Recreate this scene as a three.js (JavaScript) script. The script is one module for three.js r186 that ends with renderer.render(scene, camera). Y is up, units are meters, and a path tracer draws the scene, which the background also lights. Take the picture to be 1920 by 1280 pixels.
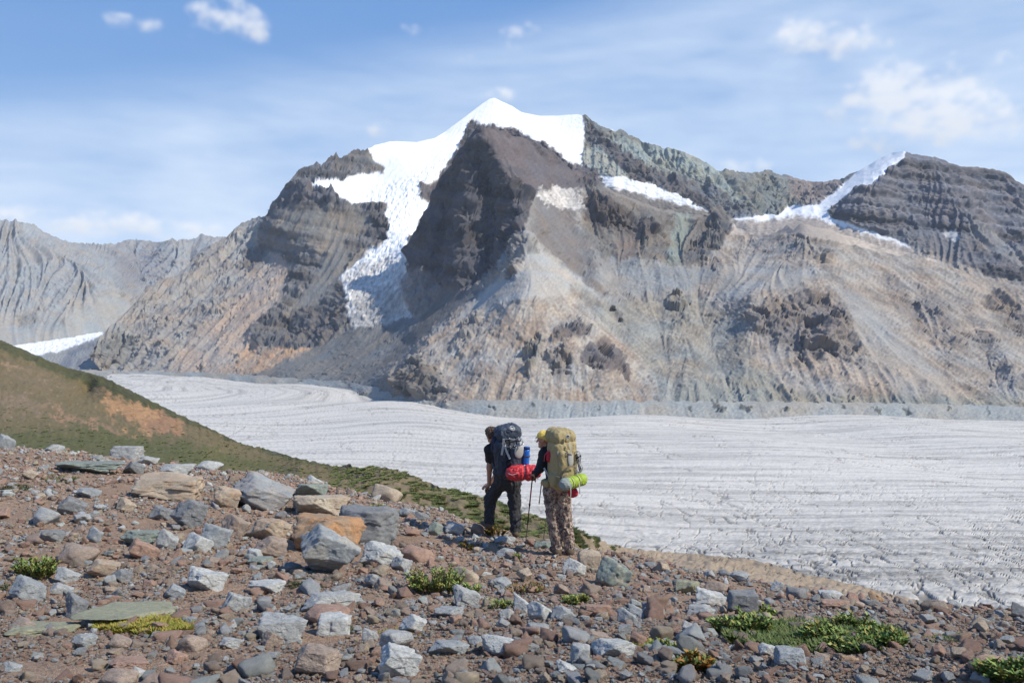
import * as THREE from 'three';
import { mergeGeometries, mergeVertices } from 'three/addons/utils/BufferGeometryUtils.js';
import { createNoise2D, createNoise3D } from 'simplex-noise';

// ---------------------------------------------------------------- camera, sky, sun, exposure
const scene = new THREE.Scene();
const EYE = 1.6, F = 1600, CX = 960, HY = 600;          // eye height above the ground underfoot; focal length, principal point of the photograph
const camera = new THREE.PerspectiveCamera(2 * Math.atan(640 / F) * 180 / Math.PI, 1920 / 1280, 0.3, 40000);
camera.position.set(0, EYE, 0);
camera.lookAt(0, EYE, -100);
camera.setViewOffset(1920, 1280, 0, 40, 1920, 1280);    // level camera, lens shifted down
camera.updateProjectionMatrix();
scene.add(camera);

const renderer = new THREE.WebGLRenderer({ antialias: true });
renderer.toneMapping = THREE.LinearToneMapping;
renderer.toneMappingExposure = 1.06;
renderer.shadowMap.enabled = true;

const sunDir = new THREE.Vector3(0.77, 0.86, 0.29).normalize();
const sun = new THREE.DirectionalLight(new THREE.Color().setRGB(1.0, 0.94, 0.825), 5.0);
sun.position.copy(sunDir).multiplyScalar(9000).add(new THREE.Vector3(0, 0, -3500));
sun.target.position.set(0, 0, -3500);
sun.castShadow = true;
Object.assign(sun.shadow.camera, { left: -6000, right: 6000, top: 6000, bottom: -6000, near: 100, far: 20000 });
sun.shadow.mapSize.set(4096, 4096);
scene.add(sun, sun.target);

scene.fog = new THREE.FogExp2(new THREE.Color().setRGB(0.72, 0.82, 0.95), 0.000016);      // mountain air

// seeded randomness
function rng(seed) { let a = seed >>> 0; return () => { a = (a + 0x6d2b79f5) | 0; let t = Math.imul(a ^ (a >>> 15), 1 | a); t = (t + Math.imul(t ^ (t >>> 7), 61 | t)) ^ t; return ((t ^ (t >>> 14)) >>> 0) / 4294967296; }; }
const n2 = createNoise2D(rng(11)), n3 = createNoise3D(rng(12)), n3b = createNoise3D(rng(13));
const clamp = (v, a = 0, b = 1) => v < a ? a : v > b ? b : v;
const sstep = (a, b, v) => { const t = clamp((v - a) / (b - a)); return t * t * (3 - 2 * t); };
const mix = (a, b, t) => a + (b - a) * t;
function fbm2(x, y, o = 4) { let s = 0, a = 0.5; for (let k = 0; k < o; k++) { s += a * n2(x, y); x = x * 2.03 + 17.3; y = y * 2.03 - 9.1; a *= 0.5; } return s; }
function fbm3(x, y, z, o = 4) { let s = 0, a = 0.5; for (let k = 0; k < o; k++) { s += a * n3(x, y, z); x = x * 2.03 + 7.3; y = y * 2.03 - 9.1; z = z * 2.03 + 3.7; a *= 0.5; } return s; }
function ridged3(x, y, z, o = 4) { let s = 0, a = 0.5; for (let k = 0; k < o; k++) { s += a * (1 - 2 * Math.abs(n3(x, y, z))); x = x * 2.07 + 7.3; y = y * 2.07 - 9.1; z = z * 2.07 + 3.7; a *= 0.5; } return s; }
const lin = (hex, k = 1) => { const c = new THREE.Color(hex.startsWith('#') ? hex : '#' + hex); return [c.r * k, c.g * k, c.b * k]; };
// a sight line of the photograph and a distance give a point in the world (metres)
const at = (px, py, d) => new THREE.Vector3((px - CX) / F * d, EYE + (HY - py) / F * d, -d);
// piecewise linear function through [x, y] pairs
function pl(pts) { return (x) => { if (x <= pts[0][0]) return pts[0][1]; for (let i = 1; i < pts.length; i++) if (x <= pts[i][0]) { const a = pts[i - 1], b = pts[i]; return a[1] + (b[1] - a[1]) * (x - a[0]) / (b[0] - a[0]); } return pts[pts.length - 1][1]; }; }
function tag(o, label, category, group, kind) { o.userData.label = label; o.userData.category = category; if (group) o.userData.group = group; if (kind) o.userData.kind = kind; return o; }
const used = new Map();
function numbered(name) { const k = used.get(name) ?? 0; used.set(name, k + 1); return k ? name + '_' + String(k).padStart(3, '0') : name; }
function shade(o) { o.traverse((m) => { if (m.isMesh) { m.castShadow = true; m.receiveShadow = true; } }); return o; }

// ---------------------------------------------------------------- sky: blue air, high thin veil, a few fair-weather clouds
{
  const W = 2048, H = 1024, data = new Float32Array(W * H * 4);
  // small cumulus: azimuth / elevation of the centre given as sight lines, half sizes in degrees, density
  const puffs = [];
  const puff = (px, py, w, h, k, tone = 1) => puffs.push([Math.atan2(px - CX, F) * 180 / Math.PI, Math.atan2(HY - py, Math.hypot(F, px - CX)) * 180 / Math.PI, w / F * 57.3, h / F * 57.3, k, tone]);
  puff(1665, 165, 55, 40, 1.0); puff(1720, 205, 75, 48, 0.95); puff(1800, 220, 65, 45, 0.85); puff(1870, 225, 60, 40, 0.7); puff(1700, 255, 80, 26, 0.5, 0.9); puff(1790, 140, 70, 28, 0.35);
  puff(1510, 65, 48, 28, 0.75); puff(1570, 80, 70, 26, 0.6); puff(430, 36, 58, 26, 0.75); puff(470, 55, 40, 22, 0.6); puff(245, 42, 55, 10, 0.45); puff(385, 60, 26, 14, 0.35);
  puff(985, 72, 38, 20, 0.4); puff(905, 115, 34, 10, 0.25); puff(735, 245, 34, 16, 0.3, 0.92); puff(770, 62, 40, 12, 0.22); puff(1585, 210, 30, 24, 0.4, 0.9); puff(1390, 315, 40, 14, 0.35);
  puff(40, 410, 80, 18, 0.6); puff(120, 420, 60, 20, 0.5); puff(215, 422, 70, 20, 0.5); puff(330, 432, 60, 20, 0.5); puff(938, 178, 26, 10, 0.35);
  const r = rng(77);
  for (let k = 0; k < 46; k++) { let a = r() * 360 - 180; if (Math.abs(a) < 36) a += 72 * Math.sign(a || 1); const e = 5 + r() * 30; for (let q = 0; q < 3; q++) puffs.push([a + (r() - 0.5) * 5, e + (r() - 0.5) * 1.5, 1.2 + r() * 2.6, 0.6 + r() * 1.1, 0.4 + r() * 0.5, 1]); }
  for (let j = 0; j < H; j++) for (let i = 0; i < W; i++) {
    const el = ((j + 0.5) / H - 0.5) * Math.PI, th = ((i + 0.5) / W - 0.5) * 2 * Math.PI;
    const x = Math.cos(el) * Math.cos(th), y = Math.sin(el), z = Math.cos(el) * Math.sin(th);
    const e = el * 180 / Math.PI, az = Math.atan2(x, -z) * 180 / Math.PI;
    const t = clamp(e / 60), b = Math.pow(1 - t, 3.2);
    let c = [mix(0.04, 0.36, b), mix(0.175, 0.57, b), mix(0.50, 0.86, b)];
    // thin high veil, drawn out along the horizon
    const q = 1 / (Math.max(y, 0) + 0.16), u = x * q, v = z * q;
    const ns = n2(az * 0.025 + 4, e * 0.06), wsp = 0.75 * fbm2(az * 0.030 + 0.3 * ns + 3.1, (e + 0.06 * az) * 0.17 + 0.35 * ns, 4) + 0.45 * fbm2(az * 0.08 + 0.3 * ns, (e - 0.04 * az) * 0.55 + 0.4 * ns, 5) + 0.22 * fbm2(az * 0.22, (e + 0.08 * az) * 1.7, 4);
    const gap = sstep(12.5, 17.5, e + 0.20 * (-az) - 3.2);          // the clear deep blue towards the upper left
    let veil = clamp(0.66 + 0.42 * wsp) * (1 - 0.93 * gap) * sstep(60, 18, e);
    veil = Math.max(veil, 0.75 * sstep(12, 1, e));
    const lo = sstep(14, 2, e), vc = [mix(0.64, 0.86, lo), mix(0.75, 0.92, lo), mix(0.90, 1.0, lo)];
    c = c.map((k, m) => mix(k, vc[m], veil * 0.78));
    // cumulus
    let dens = 0, tone = 0, tw = 0;
    for (const p of puffs) {
      let da = az - p[0]; if (da > 180) da -= 360; if (da < -180) da += 360;
      if (Math.abs(da) > p[2] * 2.2 || Math.abs(e - p[1]) > p[3] * 2.2) continue;
      const dx = da / p[2], dy = (e - p[1]) / p[3] * (e < p[1] ? 1.25 : 1);
      const g = Math.max(0, 1 - (dx * dx + dy * dy) * 0.5) * p[4];
      dens += g * (1 - dens); tone += g * (0.87 + 0.13 * sstep(-0.8, 0.7, (e - p[1]) / p[3])) * p[5]; tw += g;
    }
    if (dens > 0) {
      const nz = fbm3(x * 26, y * 40, z * 26, 5);
      const d2 = sstep(0.05, 1.15, dens + nz * 0.9 + 0.25 * fbm3(x * 90, y * 130, z * 90, 3)), tn = tone / tw;
      c = c.map((k, m) => mix(k, [0.86, 0.87, 0.90][m] * tn, d2 * 0.72));
    }
    if (e < 0) { const k = sstep(0, -8, e); c = c.map((v, m) => mix(v, [0.30, 0.30, 0.30][m], k)); }
    const o = (j * W + i) * 4; data[o] = c[0] * 1.12; data[o + 1] = c[1] * 1.12; data[o + 2] = c[2] * 1.12; data[o + 3] = 1;
  }
  const tex = new THREE.DataTexture(data, W, H, THREE.RGBAFormat, THREE.FloatType);
  tex.mapping = THREE.EquirectangularReflectionMapping; tex.magFilter = THREE.LinearFilter; tex.minFilter = THREE.LinearFilter; tex.wrapS = THREE.RepeatWrapping; tex.needsUpdate = true;
  scene.background = tex; scene.environment = tex;
}

// ---------------------------------------------------------------- terrain tools
// Smooth surface through scattered values: radial basis r with a linear trend. pts: [x, y, value]
function rbf(pts, scale = 1) {
  const n = pts.length, m = n + 3, A = new Float64Array(m * (m + 1)), W = m + 1;
  for (let i = 0; i < n; i++) {
    for (let j = 0; j < n; j++) A[i * W + j] = Math.hypot(pts[i][0] - pts[j][0], pts[i][1] - pts[j][1]) / scale;
    A[i * W + i] -= 0.4 / scale * 0;
    A[i * W + n] = A[n * W + i] = 1; A[i * W + n + 1] = A[(n + 1) * W + i] = pts[i][0] / scale; A[i * W + n + 2] = A[(n + 2) * W + i] = pts[i][1] / scale;
    A[i * W + m] = pts[i][2];
  }
  for (let k = 0; k < m; k++) {
    let p = k; for (let i = k + 1; i < m; i++) if (Math.abs(A[i * W + k]) > Math.abs(A[p * W + k])) p = i;
    if (p !== k) for (let j = k; j <= m; j++) { const t = A[k * W + j]; A[k * W + j] = A[p * W + j]; A[p * W + j] = t; }
    const iv = 1 / A[k * W + k];
    for (let i = k + 1; i < m; i++) { const f = A[i * W + k] * iv; if (f) for (let j = k; j <= m; j++) A[i * W + j] -= f * A[k * W + j]; }
  }
  const w = new Float64Array(m);
  for (let i = m - 1; i >= 0; i--) { let s = A[i * W + m]; for (let j = i + 1; j < m; j++) s -= A[i * W + j] * w[j]; w[i] = s / A[i * W + i]; }
  const X = Float64Array.from(pts, (p) => p[0]), Y = Float64Array.from(pts, (p) => p[1]);
  return (x, y) => { let s = w[n] + (w[n + 1] * x + w[n + 2] * y) / scale, q = 0; for (let i = 0; i < n; i++) { const a = x - X[i], b = y - Y[i]; q += w[i] * Math.sqrt(a * a + b * b); } return s + q / scale; };
}
function densify(lines, step = 22) {
  const out = [];
  for (const l of lines) {
    if (typeof l[0] === 'number') { out.push(l); continue; }
    for (let i = 0; i < l.length; i++) {
      out.push(l[i]);
      if (i + 1 < l.length) { const a = l[i], b = l[i + 1], n = Math.floor(Math.hypot(b[0] - a[0], b[1] - a[1]) / step); for (let k = 1; k < n; k++) out.push(a.map((v, m) => v + (b[m] - v) * k / n)); }
    }
  }
  return out.filter((p, i) => !out.some((q, j) => j < i && Math.hypot(p[0] - q[0], p[1] - q[1]) < 2.5));
}
function inPoly(p, x, y) { let c = false; for (let i = 0, j = p.length - 1; i < p.length; j = i++) if ((p[i][1] > y) !== (p[j][1] > y) && x < (p[j][0] - p[i][0]) * (y - p[i][1]) / (p[j][1] - p[i][1]) + p[i][0]) c = !c; return c; }
function edgeDist(p, x, y) { let m = 1e9; for (let i = 0, j = p.length - 1; i < p.length; j = i++) { const ax = p[j][0], ay = p[j][1], bx = p[i][0] - ax, by = p[i][1] - ay, t = clamp(((x - ax) * bx + (y - ay) * by) / (bx * bx + by * by + 1e-9)); m = Math.min(m, Math.hypot(x - ax - bx * t, y - ay - by * t)); } return m; }
// kinds of ground: outline, colours, relief, beds, ice
const KEYS = ['r', 'st', 'ice', 'ser', 'gul'];
function areas(list) {
  for (const a of list) { const xs = a.p.map((q) => q[0]), ys = a.p.map((q) => q[1]); a.b = [Math.min(...xs), Math.min(...ys), Math.max(...xs), Math.max(...ys)]; a.l1 = lin(a.c); a.l2 = lin(a.c2 ?? a.c); a.soft ??= 5; a.wob ??= 7; }
  return (x, y, out) => {
    const w1 = n2(x * 0.028, y * 0.035) * 0.6 + n2(x * 0.09 + 5, y * 0.1) * 0.35 + n2(x * 0.3, y * 0.3 + 9) * 0.2, w2 = n2(x * 0.03 + 31, y * 0.03) * 0.6 + n2(x * 0.1, y * 0.1 + 40) * 0.35 + n2(x * 0.31 + 9, y * 0.3) * 0.2;
    for (const a of list) {
      const X = x + w1 * a.wob, Y = y + w2 * a.wob, s = a.soft;
      if (X < a.b[0] - s || X > a.b[2] + s || Y < a.b[1] - s || Y > a.b[3] + s) continue;
      const inside = inPoly(a.p, X, Y), d = edgeDist(a.p, X, Y), w = sstep(-s, s, inside ? d : -d) * (a.k ?? 1);
      if (w <= 0) continue;
      for (let m = 0; m < 3; m++) { out.c1[m] = mix(out.c1[m], a.l1[m], w); out.c2[m] = mix(out.c2[m], a.l2[m], w); }
      for (const k of KEYS) if (a[k] !== undefined) out[k] = mix(out[k], a[k], w);
    }
    return out;
  };
}
// broken rock: every cell of a crystal-like division has a tilted face of its own
const ih = (x, y, z) => { let h = Math.imul(x, 374761393) ^ Math.imul(y, 668265263) ^ Math.imul(z, 2147483647 - 1013904223); h = Math.imul(h ^ (h >>> 13), 1274126177); return (h ^ (h >>> 16)) >>> 0; };
function facet(x, y, z) {
  const X = Math.floor(x), Y = Math.floor(y), Z = Math.floor(z); let best = 9, bh = 0, bx = 0, by = 0, bz = 0;
  for (let k = -1; k <= 1; k++) for (let j = -1; j <= 1; j++) for (let i = -1; i <= 1; i++) {
    const h = ih(X + i, Y + j, Z + k), dx = x - X - i - (h & 1023) / 1023, dy = y - Y - j - ((h >>> 10) & 1023) / 1023, dz = z - Z - k - ((h >>> 20) & 1023) / 1023, d = dx * dx + dy * dy + dz * dz;
    if (d < best) { best = d; bh = h; bx = dx; by = dy; bz = dz; }
  }
  const g = Math.imul(bh, 2654435761) >>> 0; return bx * ((g & 255) / 127.5 - 1) + by * (((g >>> 8) & 255) / 127.5 - 1) + bz * (((g >>> 16) & 255) / 127.5 - 1) + 0.35 * ((g >>> 24) / 127.5 - 1);
}
const WARM = [0.07, -0.01, -0.09];   // rusty or cool kinds of stone
// A mountainside: columns of points from its crest down to its foot, each at its own distance, roughened in the world.
function mountainside(o) {
  const { x0, x1, step, rows, crest, foot } = o, cols = Math.round((x1 - x0) / step) + 1, N = cols * rows;
  const dep = rbf(densify(o.ctl));
  const PX = new Float32Array(N), PY = new Float32Array(N), D = new Float32Array(N);
  for (let i = 0; i < cols; i++) {
    const px = x0 + i * step, jag = o.jag ? o.jag(px) : 0, a = crest(px) + jag, b = Math.max(foot(px), a + 1);
    for (let j = 0; j < rows; j++) { const k = i * rows + j, py = a + (b - a) * j / (rows - 1); PX[k] = px; PY[k] = py; D[k] = dep(px, py); }
  }
  const wx = (k) => (PX[k] - CX) / F * D[k], wy = (k) => EYE + (HY - PY[k]) / F * D[k];
  // fall line at every point
  const fx = new Float32Array(N), fy = new Float32Array(N), nx = new Float32Array(N), ny = new Float32Array(N), nz = new Float32Array(N);
  const G = o.smooth ?? 5;
  for (let i = 0; i < cols; i++) for (let j = 0; j < rows; j++) {
    const k = i * rows + j, iA = Math.max(i - G, 0) * rows + j, iB = Math.min(i + G, cols - 1) * rows + j, jA = i * rows + Math.max(j - G, 0), jB = i * rows + Math.min(j + G, rows - 1);
    const ux = wx(iB) - wx(iA), uy = wy(iB) - wy(iA), uz = -(D[iB] - D[iA]), vx = wx(jB) - wx(jA), vy = wy(jB) - wy(jA), vz = -(D[jB] - D[jA]);
    let X = vy * uz - vz * uy, Y = vz * ux - vx * uz, Z = vx * uy - vy * ux, l = Math.hypot(X, Y, Z) || 1;
    if (Z < 0) { X = -X; Y = -Y; Z = -Z; }
    nx[k] = X / l; ny[k] = Y / l; nz[k] = Z / l;
    const E = ux * ux + uy * uy + uz * uz, Fm = ux * vx + uy * vy + uz * vz, H = vx * vx + vy * vy + vz * vz, det = E * H - Fm * Fm + 1e-6;
    const gi = -(H * uy - Fm * vy) / det, gj = -(E * vy - Fm * uy) / det;      // in grid steps of 2G
    const du = gi * (PX[iB] - PX[iA]) + gj * (PX[jB] - PX[jA]), dv = gi * (PY[iB] - PY[iA]) + gj * (PY[jB] - PY[jA]), m = Math.hypot(du, dv) || 1;
    fx[k] = du / m; fy[k] = dv / m;
  }
  const idx = (px, py) => { const i = clamp(Math.round((px - x0) / step), 0, cols - 1), a = PY[i * rows], b = PY[i * rows + rows - 1]; return i * rows + clamp(Math.round((py - a) / (b - a) * (rows - 1)), 0, rows - 1); };
  // gullies: noise smeared along the fall line
  function smear(size, len, seed) {
    const src = new Float32Array(N), out = new Float32Array(N); for (let k = 0; k < N; k++) src[k] = n2(PX[k] / size + seed, PY[k] / size - seed * 2);
    const steps = 11, st = len / steps; let q = 0;
    for (let k = 0; k < N; k++) {
      let s = src[k], W = 1;
      for (const sg of [1, -1]) { let x = PX[k], y = PY[k], kk = k; for (let t = 1; t <= steps; t++) { x += sg * fx[kk] * st; y += sg * fy[kk] * st; kk = idx(x, y); const w = 1 - t / (steps + 1); s += src[kk] * w; W += w; } }
      out[k] = s / W; q += out[k] * out[k];
    }
    const sd = Math.sqrt(q / N) || 1; for (let k = 0; k < N; k++) out[k] /= sd;
    return out;
  }
  const g1 = smear(o.g1 ?? 30, 80, 3.3), g2 = smear(o.g2 ?? 11, 34, 8.1), g3 = smear(4.5, 14, 5.7), gc = smear(9, 90, 21.7);
  // matter
  const pos = new Float32Array(N * 3), col = new Float32Array(N * 3), ice = new Float32Array(N);
  const def = o.def, out = { c1: [0, 0, 0], c2: [0, 0, 0] };
  for (let k = 0; k < N; k++) {
    const a = lin0(def.c), b = lin0(def.c2); for (let m = 0; m < 3; m++) { out.c1[m] = a[m]; out.c2[m] = b[m]; }
    for (const q of KEYS) out[q] = def[q] ?? 0;
    o.areas(PX[k], PY[k], out);
    const x = wx(k), y = wy(k), z = -D[k], sc = o.scale ?? 1;
    const isIce = out.ice;
    ice[k] = isIce;
    // relief
    const wob = fbm3(x / 160, y / 160, z / 160, 3) * 60;
    const bed = (y + 0.16 * x + 0.1 * z + wob * 0.35) / 26, bi = Math.floor(bed), bf = bed - bi, hb = (Math.sin(bi * 127.1) * 43758.5453) % 1, bed2 = bed * 0.31 + 9, bj = Math.floor(bed2), bg = bed2 - bj, hc = (Math.sin(bj * 311.7) * 43758.5453) % 1;
    let h = 0;
    const rock = 1 - isIce, rr = out.r;
    // outcrops of bare rock stand out of the scree
    const qx = x + 26 * n3b(x / 90, y / 90, z / 90), qy = y + 26 * n3b(x / 90 + 50, y / 90, z / 90), qz = z + 26 * n3b(x / 90, y / 90 + 50, z / 90);
    const outcrop = rock * clamp(out.gul * 1.3) * clamp(1.2 - rr) * sstep(0.0, 0.16, 0.9 * fbm3(qx / 95, qy / 60, qz / 95, 4) + (o.crop ?? -0.05));
    const r2 = rr + 0.45 * outcrop;
    h += rock * r2 * (14 * ridged3(x / 210, y / 260, z / 210, 2) + 5 * ridged3(qx / 60, qy / 90, qz / 60, 2) + (r2 > 0.05 ? Math.min(1, r2 * 1.1) * (28 * facet(qx / 105, qy / 135, qz / 105) + 14 * facet(x / 46 + 40, y / 62, z / 46)) : 0) + 4 * fbm3(qx / 15, qy / 20, qz / 15, 2)) + 4 * outcrop + (rock > 0.5 ? (1.0 + 2.0 * outcrop + 3.2 * Math.min(1, rr)) * facet(x / 22, y / 24, z / 22 + 70) : 0);
    const gl = out.gul * rock;
    const gm = sstep(-0.5, 0.5, fbm3(x / 330 + 7, y / 330, z / 330, 2)), gm2 = sstep(-0.35, 0.45, fbm3(x / 140 - 5, y / 140, z / 140, 2));
    h += gl * (22 * (0.7 - Math.abs(g1[k])) * (0.45 + 0.55 * gm) + 5.0 * (0.7 - Math.abs(g2[k])) * gm2 + 1.2 * g3[k] * gm2) * sc;
    h += rock * out.st * (5.5 * (sstep(0.25, 0.5, bf) - bf) + 3 * hb + 14 * (sstep(0.3, 0.5, bg) - bg));
    h += rock * 1.6 * fbm3(x / 9, y / 9, z / 9, 2);
    if (isIce > 0.01) h += isIce * (2.5 * fbm3(x / 70, y / 70, z / 70, 3) + 0.5 * (0.5 - Math.abs(g2[k])) + 2.2 * fbm3(x / 24, y / 40, z / 24, 3) + out.ser * (6 * ridged3(qx / 80, qy / 22, qz / 80, 2) + 8 * facet(x / 42, y / 24, z / 42 + 9) + 4.5 * facet(x / 17, y / 12, z / 17) + 8 * fbm3(x / 60, y / 45, z / 60, 2)));
    const e = Math.min(1, 0.25 + 0.75 * Math.min(1, (PY[k] - PY[k - k % rows]) / 14)); h *= e;
    pos[k * 3] = x + nx[k] * h; pos[k * 3 + 1] = y + ny[k] * h; pos[k * 3 + 2] = z + nz[k] * h;
    // colour of the stone: rusty and cool patches, beds, blotches and streaks of debris
    const tint = clamp(2.2 * fbm3(x / 260 + 15, y / 200 - 30, z / 260, 4), -1, 1);
    let t = 0.5 + 0.95 * fbm3(x / 130, y / 130, z / 130, 3) + 0.22 * gc[k] * (out.gul > 0.05 ? 1 : 0.4) + 0.30 * fbm3(x / 26 + 40, y / 26, z / 26, 2);
    if (isIce > 0.5) t = 0.45 + 1.1 * fbm3(qx / 50, qy / 20, qz / 50, 4) + 0.2 * g2[k];
    t = clamp(t);
    let br = 1 + rock * (0.26 * fbm3(x / 13 + 9, y / 13, z / 13, 3) + out.st * (0.24 * hb + 0.24 * hc));
    for (let m = 0; m < 3; m++) col[k * 3 + m] = clamp((isIce > 0.5 ? 1 : 0.77 * [0.965, 1.0, 1.035][m]) * mix(out.c1[m], out.c2[m], t) * br * (1 + rock * tint * WARM[m]), 0.01, 0.92);
  }
  // faces, parted into rock and ice
  const tri = { rock: [], ice: [] };
  for (let i = 0; i + 1 < cols; i++) for (let j = 0; j + 1 < rows; j++) {
    const a = i * rows + j, b = a + 1, c = a + rows, d = c + 1;
    if (PY[b] - PY[a] < 0.02 && PY[d] - PY[c] < 0.02) continue;
    const t = (ice[a] + ice[b] + ice[c] + ice[d]) > 2 ? tri.ice : tri.rock;
    t.push(a, b, c, c, b, d);
  }
  const full = new THREE.BufferGeometry(); full.setAttribute('position', new THREE.BufferAttribute(pos, 3)); full.setIndex(tri.rock.concat(tri.ice)); full.computeVertexNormals();
  const nor = full.getAttribute('normal').array;
  const make = (list) => {
    const map = new Int32Array(N).fill(-1), P = [], Cn = [], Nn = [], I = []; let q = 0;
    for (const v of list) { if (map[v] < 0) { map[v] = q++; P.push(pos[v * 3], pos[v * 3 + 1], pos[v * 3 + 2]); Cn.push(col[v * 3], col[v * 3 + 1], col[v * 3 + 2]); Nn.push(nor[v * 3], nor[v * 3 + 1], nor[v * 3 + 2]); } I.push(map[v]); }
    const g = new THREE.BufferGeometry(); g.setAttribute('position', new THREE.Float32BufferAttribute(P, 3)); g.setAttribute('normal', new THREE.Float32BufferAttribute(Nn, 3)); g.setAttribute('color', new THREE.Float32BufferAttribute(Cn, 3)); g.setIndex(I); return g;
  };
  return { rock: make(tri.rock), ice: tri.ice.length ? make(tri.ice) : null };
}
const linCache = new Map(); function lin0(h) { let v = linCache.get(h); if (!v) linCache.set(h, v = lin(h)); return v; }
const rockMat = new THREE.MeshStandardMaterial({ vertexColors: true, roughness: 0.95, metalness: 0 });
const iceMat = new THREE.MeshStandardMaterial({ vertexColors: true, roughness: 0.75, metalness: 0 });
function terrain(name, geo, mat, label, category) { const m = new THREE.Mesh(geo, mat); m.name = name; tag(m, label, category, null, 'structure'); scene.add(m); shade(m); return m; }

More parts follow.
